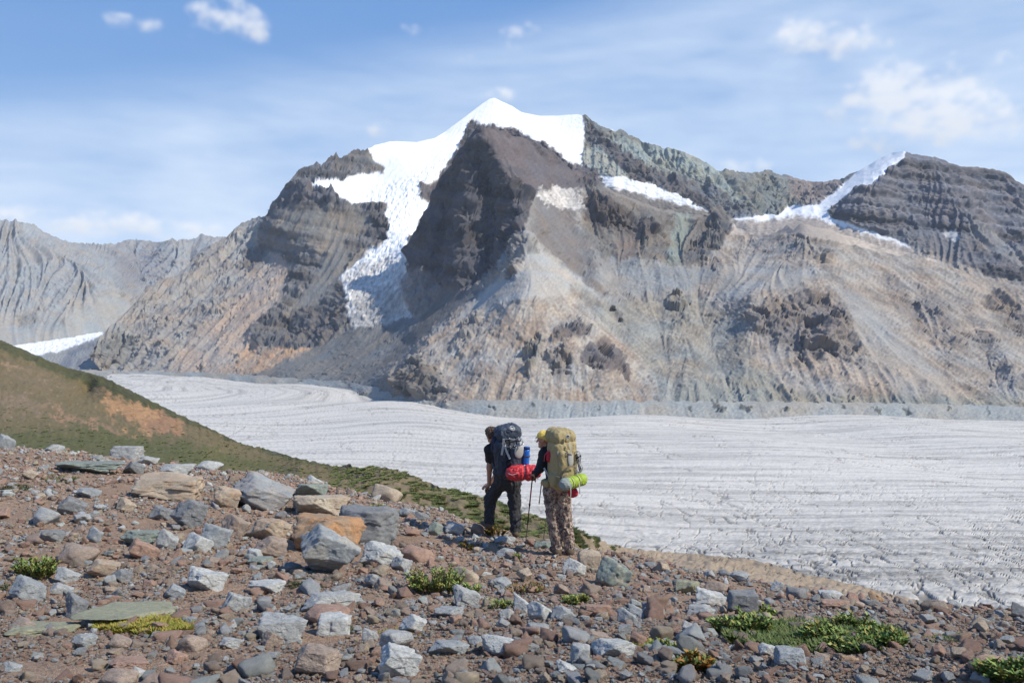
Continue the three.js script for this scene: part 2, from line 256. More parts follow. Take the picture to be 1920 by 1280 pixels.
// ---------------------------------------------------------------- mountains
// kinds of rock, scree and ice (outlines in the photograph's pixels, carried by the slopes they lie on)
const P = (s) => s.trim().split(/\s+/).map((q) => q.split(',').map(Number));
const matter = areas([
  // left spur
  { p: P('165,670 181,630 251,560 330,505 426,432 500,395 545,480 545,520 520,560 480,640 470,712 160,712'), c: 'a49d95', c2: '948a82', r: 0.45, gul: 1.0, soft: 8 },
  { p: P('425,445 452,415 500,400 500,470 450,490 415,480'), c: 'aaa7a1', c2: '9c9994', r: 0.7, gul: 1.1 },
  { p: P('515,468 545,492 540,530 505,590 500,640 430,712 290,712 370,630 445,560 490,505'), c: 'b3a294', c2: 'a69689', r: 0.22, gul: 0.55, soft: 14 },
  { p: P('175,664 185,640 230,620 260,640 240,680 200,695'), c: '8d877f', c2: '7f7a75', r: 0.9, gul: 0.6, soft: 8 },
  { p: P('455,470 490,455 500,480 480,510 455,500'), c: '7d7672', c2: '716b69', r: 0.9, gul: 0.4, soft: 5 },
  { p: P('440,700 445,665 478,648 520,647 560,652 600,645 575,665 530,684 480,704'), c: 'bd9573', c2: 'b39f8c', r: 0.35, gul: 0.5, soft: 6 },
  // left block
  { p: P('498,400 516,370 536,340 565,308 630,278 691,272 715,325 690,378 715,400 728,435 720,470 690,500 660,540 655,600 620,640 560,656 520,650 475,640 470,610 500,590 530,560 545,500 515,470 486,470 484,430'), c: '75706d', c2: '696562', r: 0.7, st: 1.3, gul: 0.12, soft: 3 },
  { p: P('528,378 560,380 620,392 690,402 704,420 650,450 610,472 560,450 524,425'), c: '8f867a', c2: '857c71', r: 0.25, st: 0.5, gul: 0.2 },
  { p: P('642,440 655,470 645,520 605,560 575,602 540,622 515,615 560,560 600,505 630,450'), c: '8f8880', c2: '868077', r: 0.12, st: 0, gul: 0.25, soft: 6 },
  { p: P('650,480 690,470 715,455 710,480 680,505 650,530 640,510'), c: '8b8174', c2: '7f766b', r: 0.3, st: 0.2, gul: 0.4 },
  { p: P('530,390 538,350 560,335 620,335 660,350 690,378 650,384 600,378 560,372'), c: '5e5b5d', c2: '68656a', r: 1.2, st: 0.3, gul: 0.9, soft: 3, wob: 4 },
  { p: P('470,612 500,592 540,592 565,575 600,578 655,560 663,600 640,620 600,650 540,656 490,650 466,632'), c: '625f60', c2: '706b68', r: 0.95, st: 0.7, gul: 0.3, soft: 4 },
  // snow and ice of the main peak
  { p: P('688,270 702,262 732,256 781,256 816,248 834,238 877,206 918,172 930,170 977,198 1041,206 1078,204 1090,214 1096,240 1098,262 1093,290 1091,324 1075,326 1060,345 900,350 840,340 822,345 790,343 783,352 788,370 806,380 792,417 775,440 758,469 765,485 785,500 770,515 752,522 752,560 768,590 740,603 700,614 665,610 660,590 655,560 640,520 670,490 700,470 716,450 728,440 727,410 722,385 714,374 690,383 660,382 640,370 620,355 585,345 600,335 640,338 665,330 706,323 700,305'), c: 'f4f4f3', c2: 'ecedee', r: 0, st: 0, gul: 0, ice: 1, ser: 0.05, soft: 1.5, wob: 4 },
  { p: P('862,282 822,345 806,380 775,440 758,469 785,500 752,560 768,590 700,614 660,600 640,520 715,450 722,385 690,383 640,370 700,350 760,335 800,315 840,290'), c: 'f0f1f1', c2: 'e3e6e7', ice: 1, ser: 0.85, soft: 8, wob: 6 },
  { p: P('640,520 680,495 740,478 785,500 752,560 768,590 700,614 665,610 655,560'), c: 'dbd8d3', c2: '9c9893', ice: 1, ser: 0.9, soft: 12, wob: 10 },
  { p: P('655,560 700,550 752,540 770,590 735,604 690,615 662,608'), c: 'bcb8b2', c2: '85827e', ice: 1, ser: 0.8, soft: 12, wob: 12 },
  { p: P('785,342 805,345 826,326 838,318 824,345 806,376 794,372 786,358'), c: '5c5553', c2: '6b6260', r: 1, ice: 0, soft: 2 },
  { p: P('690,283 702,300 722,314 719,327 706,322 698,306 684,292'), c: '8a8275', c2: '7d766c', r: 0.5, st: 0.5, ice: 0, soft: 2, wob: 3 },
  { p: P('684,386 722,381 729,440 713,464 690,458 698,424'), c: '69625f', c2: '5d5856', r: 1.1, st: 0.6, ice: 0, soft: 3 },
  // rear right ridge
  { p: P('1100,205 1110,220 1120,226 1165,234 1265,270 1345,312 1412,316 1480,322 1580,330 1560,400 1500,450 1350,440 1120,345 1090,322 1093,290'), c: '84857f', c2: '777873', r: 0.8, st: 0.25, gul: 0.8, soft: 2, wob: 3 },
  { p: P('1095,285 1118,266 1150,300 1186,336 1190,350 1160,350 1120,345 1093,325'), c: 'a9aa9e', c2: '9d9d93', r: 0.3, st: 0.1, gul: 0.9, soft: 3 },
  { p: P('1140,252 1200,266 1262,276 1335,308 1362,340 1402,392 1342,352 1282,330 1222,312 1188,298 1158,275'), c: 'a3a79d', c2: '8f938b', r: 0.6, gul: 1.0, soft: 6 },
  { p: P('1108,224 1140,262 1190,300 1240,325 1300,348 1345,392 1320,394 1240,366 1195,347 1150,300 1120,266 1098,262 1100,232'), c: '67615f', c2: '5c585a', r: 1, st: 0.5, gul: 0.3, soft: 4 },
  { p: P('1340,345 1400,390 1440,405 1390,420 1350,395 1290,352'), c: '646567', c2: '74767a', r: 1, gul: 0.5, soft: 6 },
  { p: P('1470,322 1585,332 1560,372 1520,388 1490,372'), c: '8c817c', c2: '7f7572', r: 0.7, gul: 1, soft: 6 },
  { p: P('1116,328 1150,332 1174,330 1186,338 1230,347 1240,356 1270,362 1290,374 1338,402 1300,412 1250,398 1200,384 1150,364'), c: 'f1f1f0', c2: 'e4e5e6', r: 0, gul: 0, st: 0, ice: 1, ser: 0.3, soft: 1.5, wob: 4 },
  { p: P('1150,238 1120,226 1112,226 1135,238 1152,246'), c: 'f1f1f0', c2: 'e9eaeb', r: 0, gul: 0, ice: 1, ser: 0, soft: 1.2, wob: 1.5 },
  // right mountain
  { p: P('1556,402 1600,352 1640,335 1697,282 1762,288 1920,338 2180,410 2180,740 1600,740 1600,428'), c: '737073', c2: '666367', r: 0.45, st: 1.5, gul: 0.5, soft: 2, wob: 3 },
  { p: P('1650,435 1750,432 1850,445 1800,500 1920,545 1920,640 1650,640 1600,428'), c: '7d7a7b', c2: '737072', r: 0.35, st: 0.3, gul: 0.5, soft: 10 },
  { p: P('1812,408 1850,425 1880,450 1920,470 1920,500 1870,480 1830,450'), c: '8c8885', c2: '827e7c', r: 0.2, st: 0, gul: 0.9, soft: 5 },
  { p: P('1370,408 1410,408 1440,400 1462,402 1474,390 1490,383 1510,386 1530,383 1545,375 1566,360 1584,344 1604,326 1634,300 1673,282 1699,278 1696,296 1664,317 1646,338 1624,350 1604,354 1576,376 1552,398 1556,405 1600,422 1700,456 1716,472 1690,480 1500,440 1370,440'), c: 'eff0f0', c2: 'e2e4e6', r: 0, gul: 0, st: 0, ice: 1, ser: 0.06, soft: 1.3, wob: 3 },
  { p: P('1770,436 1785,432 1802,448 1795,455 1778,446'), c: 'c9c7c5', c2: 'a09e9d', r: 0.1, st: 0, ice: 1, ser: 0, soft: 4 },
  { p: P('1730,473 1760,487 1766,492 1745,484'), c: 'dddddb', c2: 'c9c9c8', r: 0.1, st: 0, ice: 1, ser: 0, soft: 1.5 },
  // dark pyramid
  { p: P('880,225 936,238 977,248 1035,277 1073,311 1114,315 1130,340 1100,352 1050,352 1012,350 1000,368 985,432 955,450 930,512 870,546 830,541 800,536 770,520 756,470 775,440 802,385 828,326 860,275'), c: '5a5556', c2: '4e4a4d', ice: 0, ser: 0, r: 1.0, st: 0.9, gul: 0.45, soft: 3 },
  { p: P('899,240 936,236 977,246 1035,275 1073,309 1116,315 1130,340 1100,352 1052,354 1014,350 1000,366 950,325 925,285'), c: '6f6565', c2: '625959', ice: 0, ser: 0, r: 0.2, st: 0.15, gul: 0.4, soft: 5 },
  { p: P('940,240 980,252 1035,280 1075,315 1060,312 1020,290 985,270 955,262'), c: '5d5455', c2: '665c5c', ice: 0, ser: 0, r: 1, st: 0.4, gul: 0.3, soft: 3 },
  { p: P('1082,345 1100,325 1114,321 1130,342 1112,350'), c: '564f4f', c2: '625a59', ice: 0, ser: 0, r: 1, soft: 3 },
  { p: P('1004,366 1060,355 1100,402 1095,440 1122,500 1150,560 1100,535 1060,502 1012,452 998,430'), c: '837b75', c2: '776f6b', ice: 0, ser: 0, r: 0.2, st: 0, gul: 0.5, soft: 8 },
  { p: P('1003,361 1040,356 1096,364 1098,380 1085,400 1060,391 1030,379'), c: 'c9c4be', c2: '9c968f', r: 0.1, st: 0, gul: 0, ice: 1, ser: 0.15, soft: 6, wob: 18 },
  { p: P('1072,395 1092,395 1088,432 1078,430'), c: 'a9a5a0', c2: '908b86', r: 0.3, ice: 0, soft: 5 },
  // slopes below
  { p: P('828,536 870,545 905,543 862,580 820,612 770,652 720,692 698,702 728,660 770,615 800,580'), c: '706b67', c2: '66625f', r: 0.06, st: 0, gul: 0.2, soft: 6 },
  { p: P('476,705 542,672 586,655 638,626 662,615 740,604 790,590 772,620 732,660 702,702 750,715 740,745 700,742 640,732 560,720'), c: '7d7b79', c2: '747371', r: 0.12, st: 0, gul: 0.35, soft: 5 },
  { p: P('752,522 785,500 828,536 812,566 770,592 768,575 752,560'), c: '6f6a68', c2: '8d8885', r: 0.8, st: 0, soft: 7 },
  { p: P('985,428 1002,446 1022,472 1062,502 1112,541 1152,574 1105,552 1076,537 1060,556 1000,563 950,563 900,592 845,605 880,570 930,522 945,472 962,450'), c: 'b9b3ab', c2: 'aea79d', r: 0.05, st: 0, gul: 0.14, soft: 6 },
  { p: P('938,500 946,470 965,446 985,434 1006,450 1009,470 986,476 972,520 952,522 934,516'), c: '9d968e', c2: '847d77', r: 1.2, st: 0.4, gul: 0.3, soft: 4 },
  { p: P('1075,533 1150,572 1300,548 1402,600 1420,700 1440,770 1230,770 1228,720 1180,660 1120,600'), c: 'a39e94', c2: '857f76', r: 0.36, st: 0.1, gul: 0.22, soft: 10 },
  { p: P('845,603 900,590 1000,560 1060,556 1076,536 1122,600 1182,660 1230,720 1232,770 850,770 820,748 830,710 800,680 770,678 800,640'), c: 'bab0a3', c2: '9c8a7b', r: 0.40, st: 0, gul: 0.16, soft: 10 },
  { p: P('985,642 1012,625 1020,650 1005,690 985,700 978,670'), c: '938777', c2: '80766c', r: 1.2, gul: 0.4, soft: 5 },
  { p: P('1030,628 1050,606 1080,600 1112,611 1096,632 1060,637 1035,644'), c: '7a706b', c2: '6c6360', r: 1.0, soft: 4 },
  { p: P('1030,668 1062,650 1075,670 1060,700 1035,700'), c: '94887c', c2: '7f756d', r: 1.2, soft: 6 },
  { p: P('1082,672 1108,642 1132,630 1162,660 1184,692 1150,697 1120,690 1100,682'), c: '766d6a', c2: '6a6261', r: 1.1, soft: 4 },
  { p: P('1160,702 1170,688 1186,700 1176,712'), c: '6f6664', c2: '6f6664', r: 1.4, soft: 3 },
  { p: P('742,705 760,680 790,664 802,690 832,710 836,732 820,748 760,742 738,722'), c: '837c74', c2: '77706a', r: 1.3, st: 0.8, soft: 5 },
  { p: P('862,610 885,585 905,590 905,620 880,640 862,635'), c: '9a8f84', c2: '8b8178', r: 1, soft: 8 },
  { p: P('1250,560 1275,550 1290,580 1285,612 1262,600'), c: '8a857c', c2: '7d7972', r: 1.2, soft: 8 },
  { p: P('1115,512 1130,495 1180,485 1262,490 1342,500 1362,512 1300,541 1282,556 1200,554 1150,558 1128,545'), c: '908c86', c2: 'a19d98', r: 0.25, st: 0, gul: 0.2, soft: 9, wob: 16 },
  { p: P('1128,339 1146,348 1210,368 1262,380 1330,398 1344,384 1384,415 1350,462 1320,499 1250,495 1180,482 1130,482 1095,440 1100,400 1094,362'), c: '7f776e', c2: '736c65', r: 0.5, st: 0.1, gul: 0.6, soft: 4 },
  { p: P('1097,382 1110,360 1150,378 1210,408 1242,430 1215,452 1170,432 1120,426 1100,408'), c: '655b57', c2: '59514f', r: 1.3, st: 0.2, soft: 5 },
  { p: P('1150,442 1200,432 1192,482 1160,492'), c: '86766a', c2: '7d6d62', r: 0.2, gul: 0.4, soft: 8 },
  { p: P('1268,400 1300,402 1282,460 1272,495 1250,495'), c: '8f948a', c2: '868a80', r: 0.2, gul: 0.6, soft: 6 },
  { p: P('1335,395 1382,418 1346,470 1292,492 1280,470 1320,430'), c: '6f6a66', c2: '64605e', r: 0.9, gul: 0.5, soft: 5 },
  // front right ridge
  { p: P('1382,416 1477,408 1503,404 1552,414 1681,456 1768,482 1856,516 1920,528 2180,575 2180,780 1440,780 1420,700 1400,600 1300,550 1362,506 1320,497 1352,460'), c: 'aea398', c2: '8b8076', r: 0.36, st: 0.12, gul: 0.30, soft: 5 },
  { p: P('1350,505 1400,480 1450,506 1560,512 1500,532 1430,542 1390,562 1330,562'), c: 'aaa59f', c2: '9f9a93', r: 0.1, gul: 0.25, soft: 12 },
  { p: P('1390,596 1410,580 1450,560 1480,566 1500,546 1560,560 1600,590 1626,640 1600,667 1560,666 1500,672 1480,660 1450,640 1420,622'), c: '7c726c', c2: '8b8078', r: 1.0, st: 0.3, gul: 0.3, soft: 7, wob: 12 },
  { p: P('1580,540 1620,560 1700,640 1800,740 1700,750 1650,700 1600,620'), c: 'aba298', c2: 'a1988f', r: 0.08, gul: 0.25, soft: 12 },
  { p: P('1650,520 1680,520 1720,580 1760,640 1720,620 1680,570'), c: '887c74', c2: '948880', r: 0.7, gul: 0.7, soft: 9 },
  { p: P('1720,540 1760,550 1800,620 1830,690 1790,640 1750,590'), c: '877c75', c2: '948880', r: 0.7, gul: 0.7, soft: 9 },
  { p: P('1840,560 1880,540 1925,590 1925,640 1880,610'), c: '82766e', c2: '908479', r: 0.8, gul: 0.7, soft: 9 },
  { p: P('1480,420 1520,416 1580,450 1560,490 1500,480'), c: '8f857c', c2: '9a9087', r: 0.7, gul: 0.9, soft: 9 },
  { p: P('1290,720 1430,690 1480,735 1600,742 1920,742 1920,775 1235,775'), c: '9c988d', c2: '8e8b81', r: 0.25, gul: 0.5, soft: 8 },
]);
const jag = (a) => (px) => a * (1.6 * n2(px * 0.07, 1.5) + 1.7 * Math.abs(n2(px * 0.19, 7.5)) + 1.0 * n2(px * 0.45, 3.1));

// far range on the left
const farCrest = P('-300,425 -100,400 0,410 30,410 45,416 60,418 75,430 105,445 135,455 160,454 190,457 215,456 235,450 255,449 275,450 300,452 315,449 322,445 330,450 350,447 365,446 375,437 385,440 400,444 420,443 450,440 560,440');
const far = mountainside({
  x0: -300, x1: 560, step: 1.7, rows: 170, crest: pl(farCrest), foot: pl(P('-300,668 0,656 100,648 200,628 262,600 560,600')), jag: jag(0.9), scale: 1.6, g1: 34, g2: 13,
  ctl: [P('-300,425,7400 0,410,8200 45,416,8250 75,430,8400 135,455,8700'), P('150,456,9700 215,456,10400 322,446,10500 420,443,10600 560,440,10600'), P('135,455,8700 190,500,8100 255,553,7900'), P('270,545,8900 330,505,9700 420,480,10000 560,470,10000'),
    P('-300,660,6200 0,650,6500 100,642,6750 200,622,7100 262,590,7500 560,590,7600'), P('60,430,8250 90,520,7500 120,600,6900'), P('-60,420,7900 -40,520,7300 -10,620,6650'), P('220,460,10250 250,520,9400'), P('320,450,10300 330,490,9750')],
  def: { c: 'a3a2a0', c2: '969493', r: 0.35, gul: 1.25, st: 0 },
  areas: areas([
    { p: P('-310,600 40,585 140,560 250,552 270,600 180,660 -310,690'), c: 'aaa49c', c2: 'a09a93', r: 0.12, gul: 0.35, soft: 22 },
    { p: P('32,592 60,583 75,600 66,622 40,624 30,610'), c: '8f8c88', c2: '86837f', r: 0.8, gul: 0.3, soft: 8 },
    { p: P('-310,632 90,612 200,600 210,640 100,660 -310,690'), c: 'a5a4a1', c2: '9c9b98', r: 0.05, gul: 0.12, soft: 14 },
    { p: P('205,470 300,460 300,520 250,545 225,520'), c: '928f90', c2: '87858a', r: 0.5, gul: 1.2, soft: 20 },
  ]),
});
terrain('mountain_range', far.rock, rockMat, 'pale grey jagged range of far peaks at the left edge above the glacier bend', 'mountains');

// rear massif: left spur and block, snow peak, icefall, rear ridge, banded mountain on the right
const rearCrest = P('168,668 172,660 181,637 213,605 251,570 262,555 274,536 286,532 297,524 312,521 327,517 350,500 376,467 405,456 426,441 452,418 481,406 496,405 502,397 507,385 516,374 536,346 557,322 565,315 580,311 588,308 595,304 603,309 612,297 622,291 630,285 638,296 656,285 666,278 676,280 691,278 702,272 720,268 732,265 761,265 781,266 816,258 834,247 857,230 877,215 895,201 912,189 918,185 927,183 942,191 959,198 977,210 1012,217 1041,217 1076,214 1099,215 1108,224 1114,225 1120,231 1140,240 1155,245 1163,240 1175,250 1195,259 1219,269 1245,275 1265,278 1283,285 1309,297 1332,309 1344,319 1362,315 1379,320 1402,323 1412,323 1442,317 1456,324 1482,330 1517,340 1547,339 1576,336 1593,328 1611,320 1628,310 1652,296 1675,286 1695,283 1710,288 1739,293 1762,296 1783,305 1803,311 1832,312 1862,317 1882,321 1894,328 1905,336 1920,345 2000,375 2180,430');
const calm = pl([[168, 0.6], [420, 0.9], [640, 1.3], [690, 1], [705, 0.15], [780, 0.3], [840, 0.12], [1060, 0.12], [1110, 1], [1560, 0.9], [1600, 0.2], [1690, 0.2], [1720, 0.5], [2180, 0.6]]);
const rear = mountainside({
  x0: 168, x1: 2180, step: 1.65, rows: 205, crest: pl(rearCrest), jag: (px) => calm(px) * jag(1)(px),
  foot: pl(P('168,672 200,706 330,712 480,718 560,722 640,720 700,700 760,640 800,560 850,470 905,360 960,350 1100,410 1200,450 1350,470 1500,480 1700,540 1920,610 2180,670')),
  ctl: [P('172,668,4950 200,697,4850 260,702,4750 330,706,4600 480,710,4330 560,714,4150 700,720,4000'),
    P('172,660,4950 181,637,5050 213,605,5250 251,570,5450 274,536,5650 327,517,5800 376,467,6100 426,441,6200 481,406,6250 502,397,6200 516,376,6150 536,347,6200 565,315,6250 630,285,6350 691,278,6450 761,265,6600 834,247,6700 895,201,6850 927,183,6900 977,210,6850 1041,217,6800 1099,215,6700 1163,240,6600 1245,275,6450 1344,319,6300 1402,323,6300 1442,317,6400 1517,340,6400 1576,336,6200 1652,296,5900 1695,283,5700 1762,296,5650 1832,312,5600 1920,345,5400 2180,430,5000'),
    [400, 600, 5050], [470, 560, 5200], [470, 650, 4750], [540, 620, 4850], [300, 640, 4950], [380, 530, 5600], [450, 480, 5850], [495, 470, 5850], [330, 580, 5350], [240, 660, 5000],
    P('539,341,6000 571,347,5800 603,350,5720 627,364,5650 650,379,5600 690,386,5600'), P('527,378,5990 560,383,5700 600,390,5610 640,400,5540 680,408,5500'), [600, 325, 6050], [650, 320, 6080],
    P('515,385,5950 505,430,5750 495,470,5650 480,500,5600'), P('560,440,5480 575,480,5330 560,530,5200'), P('620,440,5400 640,480,5230 620,530,5050'), [680, 440, 5380], [715, 412, 5400], [660, 505, 5080], [600, 505, 5230], [530, 520, 5350],
    P('750,300,6200 800,310,6050 850,292,6150'), [700, 320, 6150], P('690,375,5680 740,372,5630 800,340,5750'), P('740,420,5350 745,460,5130 725,500,4950 695,545,4750 690,600,4500'), [650, 560, 4700], P('662,616,4480 690,600,4500 720,560,4620 745,500,4830 758,469,4980'),
    [630, 560, 4820], P('470,612,4870 500,597,4880 560,590,4880 610,585,4800 650,570,4720'), P('475,640,4720 540,650,4560 600,640,4520 640,618,4540'), P('586,656,4480 542,673,4390 481,702,4330'),
    [820, 420, 5500], [880, 330, 6000], [850, 480, 5250], [905, 340, 6100], [1000, 345, 6150], [925, 240, 6620], P('927,190,6850 935,230,6650 960,250,6550'), [1000, 260, 6480], [1050, 290, 6330], [1085, 312, 6230],
    P('1114,226,6620 1105,260,6480 1100,290,6330 1096,322,6180'), [1130, 340, 6080], [1170, 347, 5980], P('1130,250,6520 1180,300,6230 1230,338,5980 1290,357,5830 1340,395,5680'), P('1150,350,5930 1230,368,5830 1320,404,5650'),
    P('1265,278,6400 1330,335,6020 1390,392,5780'), P('1200,270,6500 1260,310,6280 1320,355,6000'), P('1362,315,6250 1420,370,5900 1440,400,5780'), P('1442,317,6350 1470,360,6050 1480,388,5900'), P('1385,325,6290 1415,350,6130'), P('1400,420,5500 1480,402,5560 1550,387,5480 1545,405,5350 1600,430,5150 1690,464,4950'), [1530, 370, 5900],
    P('1690,287,5700 1640,318,5700 1600,347,5640 1565,373,5560 1535,392,5500'), P('1693,296,5620 1655,322,5500 1620,350,5380 1590,370,5330 1560,398,5310'), [1680, 350, 5380],
    P('1762,296,5620 1770,350,5330 1790,385,5130 1830,408,5000 1880,450,4880'), P('1720,330,5480 1730,400,5200'), P('1850,330,5520 1870,400,5150'), [1920, 400, 5130], P('1640,420,5130 1700,430,5060 1780,440,4960'), P('1850,480,4700 1920,520,4500'), [1800, 520, 4550], [1920, 620, 4350], [1700, 540, 4650], [2180, 660, 4200], [2100, 520, 4600], [1350, 470, 5500], [1200, 450, 5700]],
  def: { c: '8a847e', c2: '7d7771', r: 0.6, gul: 0.5, st: 0 }, areas: matter,
});
terrain('mountain', rear.rock, rockMat, 'long rear massif of grey and brown cliffs behind the dark pyramid peak', 'mountain');
terrain('snowfield', rear.ice, iceMat, 'white snow cap, icefall and snow bowls on the rear massif', 'snow');

// front mountain: dark pyramid, pale scree cone, brown ridges down to the glacier
const frontCrest = P('476,706 481,702 542,673 586,656 615,641 638,627 662,616 690,600 720,560 745,500 758,469 775,440 790,417 802,385 815,352 828,326 848,306 860,282 875,262 886,247 896,237 912,239 936,245 950,247 962,256 977,256 988,261 1006,265 1017,274 1035,285 1052,298 1064,309 1073,319 1090,320 1100,326 1114,323 1128,343 1146,356 1181,370 1210,381 1239,392 1262,393 1280,402 1297,407 1315,402 1327,409 1338,396 1344,392 1356,405 1373,413 1382,427 1404,433 1424,440 1445,439 1459,432 1477,421 1487,431 1503,417 1515,420 1529,425 1552,428 1576,438 1611,447 1640,458 1681,470 1710,475 1739,482 1768,490 1797,505 1827,517 1856,524 1885,531 1920,536 2050,560 2180,585');
const calmF = pl([[476, 0], [750, 0.2], [790, 0.8], [1000, 0.9], [1110, 1], [1390, 0.9], [1500, 0.8], [1560, 0.4], [2180, 0.4]]);
const front = mountainside({
  x0: 476, x1: 2180, step: 1.6, rows: 262, g1: 46, g2: 15, crest: pl(frontCrest), jag: (px) => calmF(px) * jag(1)(px),
  foot: pl(P('476,716 560,728 640,738 700,752 780,766 850,774 1000,780 1300,782 2180,786')),
  ctl: [P('476,712,4270 560,722,3980 640,732,3680 700,744,3400 780,756,3100 850,764,2920 1000,768,2830 1300,768,2790 1600,768,2780 1920,770,2760 2180,772,2740'),
    P('542,673,4390 586,656,4470 638,627,4510 662,616,4470 690,600,4490 720,560,4600 745,500,4790 758,469,4900'),
    P('758,469,4900 775,440,4850 802,385,4800 828,326,4750 860,282,4700 886,247,4640 900,238,4600 936,245,4650 977,256,4740 1006,265,4800 1035,285,4850 1073,319,4900 1090,322,4930 1114,323,4880 1128,341,4840'),
    P('905,240,4580 925,282,4470 942,312,4380 958,352,4240 963,384,4110 975,425,3900 985,434,3825'), P('903,300,4580 918,360,4480 938,410,4300 940,450,4120 920,500,4000'),
    P('882,280,4610 880,340,4470 872,400,4360 862,450,4240 850,500,4150 845,535,4120'), P('855,330,4690 842,400,4600 830,450,4490 835,500,4330 835,530,4260'), P('832,362,4690 812,420,4570 800,470,4470 790,520,4390 775,565,4330'),
    P('775,597,4250 813,566,4220 835,540,4200'), P('700,640,4250 640,690,4050'), P('760,640,4020 700,700,3680'),
    P('990,345,4330 1010,400,4130 1030,440,4030 1060,480,3930 1090,515,3860'), [1050, 345, 4640], [1060, 385, 4500], [1090, 400, 4430], P('1094,372,4560 1090,440,4260 1110,490,3980'), [1040, 310, 4780], [1000, 300, 4640],
    P('1150,520,3890 1200,525,3850 1250,505,3930 1320,505,3930'), P('1130,552,3700 1200,562,3690 1290,550,3720'),
    P('1146,352,4800 1210,374,4750 1262,386,4700 1327,405,4600 1344,390,4580 1382,420,4480'), P('1110,362,4620 1140,380,4500 1180,405,4420 1225,432,4330'), P('1110,430,4380 1170,445,4330 1220,455,4250'), P('1270,440,4430 1260,495,3990'), P('1330,440,4330 1300,492,4000'), P('1345,400,4480 1350,450,4230 1320,497,3970'), [1200, 485, 4000],
    P('1382,421,4450 1424,433,4350 1477,417,4250 1503,413,4150 1552,422,4150 1611,441,4150 1681,464,4150 1768,490,4100 1856,524,4000 1920,536,3900 2180,585,3650'), P('1370,470,4150 1360,500,3880'), P('1503,415,4140 1510,460,3920 1520,500,3720'), P('1460,440,4200 1450,480,3950'),
    P('985,434,3825 950,470,3800 925,515,3770 895,560,3680 860,592,3590 800,640,3460 730,705,3350'), P('990,440,3800 1020,472,3720 1060,502,3660 1110,541,3570 1152,574,3460 1180,620,3330'), P('985,470,3640 985,520,3430 975,562,3290'), P('1060,560,3380 1000,566,3280 940,570,3330'), P('900,640,3200 1000,640,3110'), P('900,710,2990 1000,710,2930 1100,710,2930'), [1100, 600, 3290], [850, 690, 3150],
    P('1050,606,3230 1065,640,3080'), P('1130,632,3160 1140,690,2960'), P('775,680,3330 790,740,3090'), [1080, 560, 3480], P('1120,600,3330 1170,660,3160 1220,720,2960'),
    P('1200,580,3590 1240,640,3330 1280,710,2980'), P('1150,580,3530 1190,640,3250'), P('1310,590,3560 1330,640,3350 1370,720,2950'), P('1260,570,3640 1300,650,3250 1330,720,2930'), P('1370,590,3480 1400,700,3000'),
    P('1450,520,3650 1550,522,3600'), [1420, 555, 3480], P('1405,580,3400 1450,562,3440 1510,550,3480 1600,595,3290'), P('1430,630,3260 1500,665,3110 1600,664,3090'), [1540, 600, 3260],
    P('1640,455,4150 1690,540,3700 1740,620,3350 1790,700,2990'), P('1600,470,4020 1640,540,3640 1690,620,3260 1740,720,2900'), P('1740,483,4080 1790,570,3640 1840,650,3250 1890,720,2930'), P('1700,490,4010 1740,560,3620 1790,640,3220'), P('1850,540,3900 1900,620,3450 1960,700,3000'), P('1800,530,3880 1850,610,3420 1900,690,2990'), P('1560,450,4000 1590,520,3650'), [2100, 680, 3050], [2000, 640, 3350]],
  def: { c: '9a9188', c2: '8d847b', r: 0.4, gul: 0.5, st: 0 }, areas: matter,
});
terrain('mountain_001', front.rock, rockMat, 'dark pyramid peak with pale scree cone and brown ridges rising from the glacier edge', 'mountain');
if (front.ice) terrain('snowfield_001', front.ice, iceMat, 'small dirty ice patches on the front mountain beside the pyramid peak', 'snow');

// grey moraine along the far edge of the glacier
const shore = P('-320,700 190,701 330,707 450,715 560,723 640,732 700,743 780,757 850,768 920,774 1000,777 1200,780 1500,782 1920,784 2200,785');
const shoreY = pl(shore), LEVEL = -300, seaD = (py) => (EYE - LEVEL) * F / (py - HY);
const morTop = pl(P('-320,690 190,694 330,697 480,703 560,710 640,715 700,724 760,736 830,745 950,750 1300,752 1500,753 1700,756 1920,762 2200,764'));
const morCtl = []; for (let px = -320; px <= 2200; px += 40) { const b = shoreY(px), t = morTop(px), d = seaD(b); morCtl.push([px, b + 12, d - 25], [px, b, d], [px, t + (b - t) * 0.45, d + 45], [px, t, d + 95]); }
const mor = mountainside({
  x0: 150, x1: 2200, step: 1.8, rows: 40, crest: morTop, foot: (px) => shoreY(px) + 11, jag: (px) => 2.4 * n2(px * 0.03, 4) + 1.2 * n2(px * 0.12, 2) + 0.6 * n2(px * 0.4, 6), ctl: morCtl, scale: 0.35, g1: 12, smooth: 3,
  def: { c: 'aba8a0', c2: '9f9c95', r: 0.06, gul: 0.14, st: 0 },
  areas: areas([...[[1000, 0.5], [1060, 0.4], [1290, 0.7], [1345, 1.4], [1395, 1.4], [1470, 0.6], [1580, 0.6], [1645, 0.8], [1700, 0.9], [1850, 0.7], [560, 0.5], [650, 0.6], [1120, 0.4], [1540, 0.5], [1780, 0.5], [920, 0.5], [830, 0.4]].map(([x, s], i) => { const y = mix(morTop(x), shoreY(x), 0.25 + 0.35 * ((i * 0.37) % 1)); return { p: [[x - 9 * s, y - 5 * s], [x + 2, y - 6 * s], [x + 12 * s, y + 1], [x + 10 * s, y + 8 * s], [x, y + 6 * s]], c: '6b6b67', c2: '5d5d5a', r: 0.5, gul: 0.3, soft: 1.5, wob: 9 }; }),
    { p: P('740,742 790,752 830,758 850,768 800,764 750,754'), c: 'b9b8b4', c2: '8a8986', r: 0.6, gul: 0, soft: 4 }]),
});
terrain('moraine', mor.rock, rockMat, 'low grey gravel moraine bank along the far glacier edge', 'moraine');

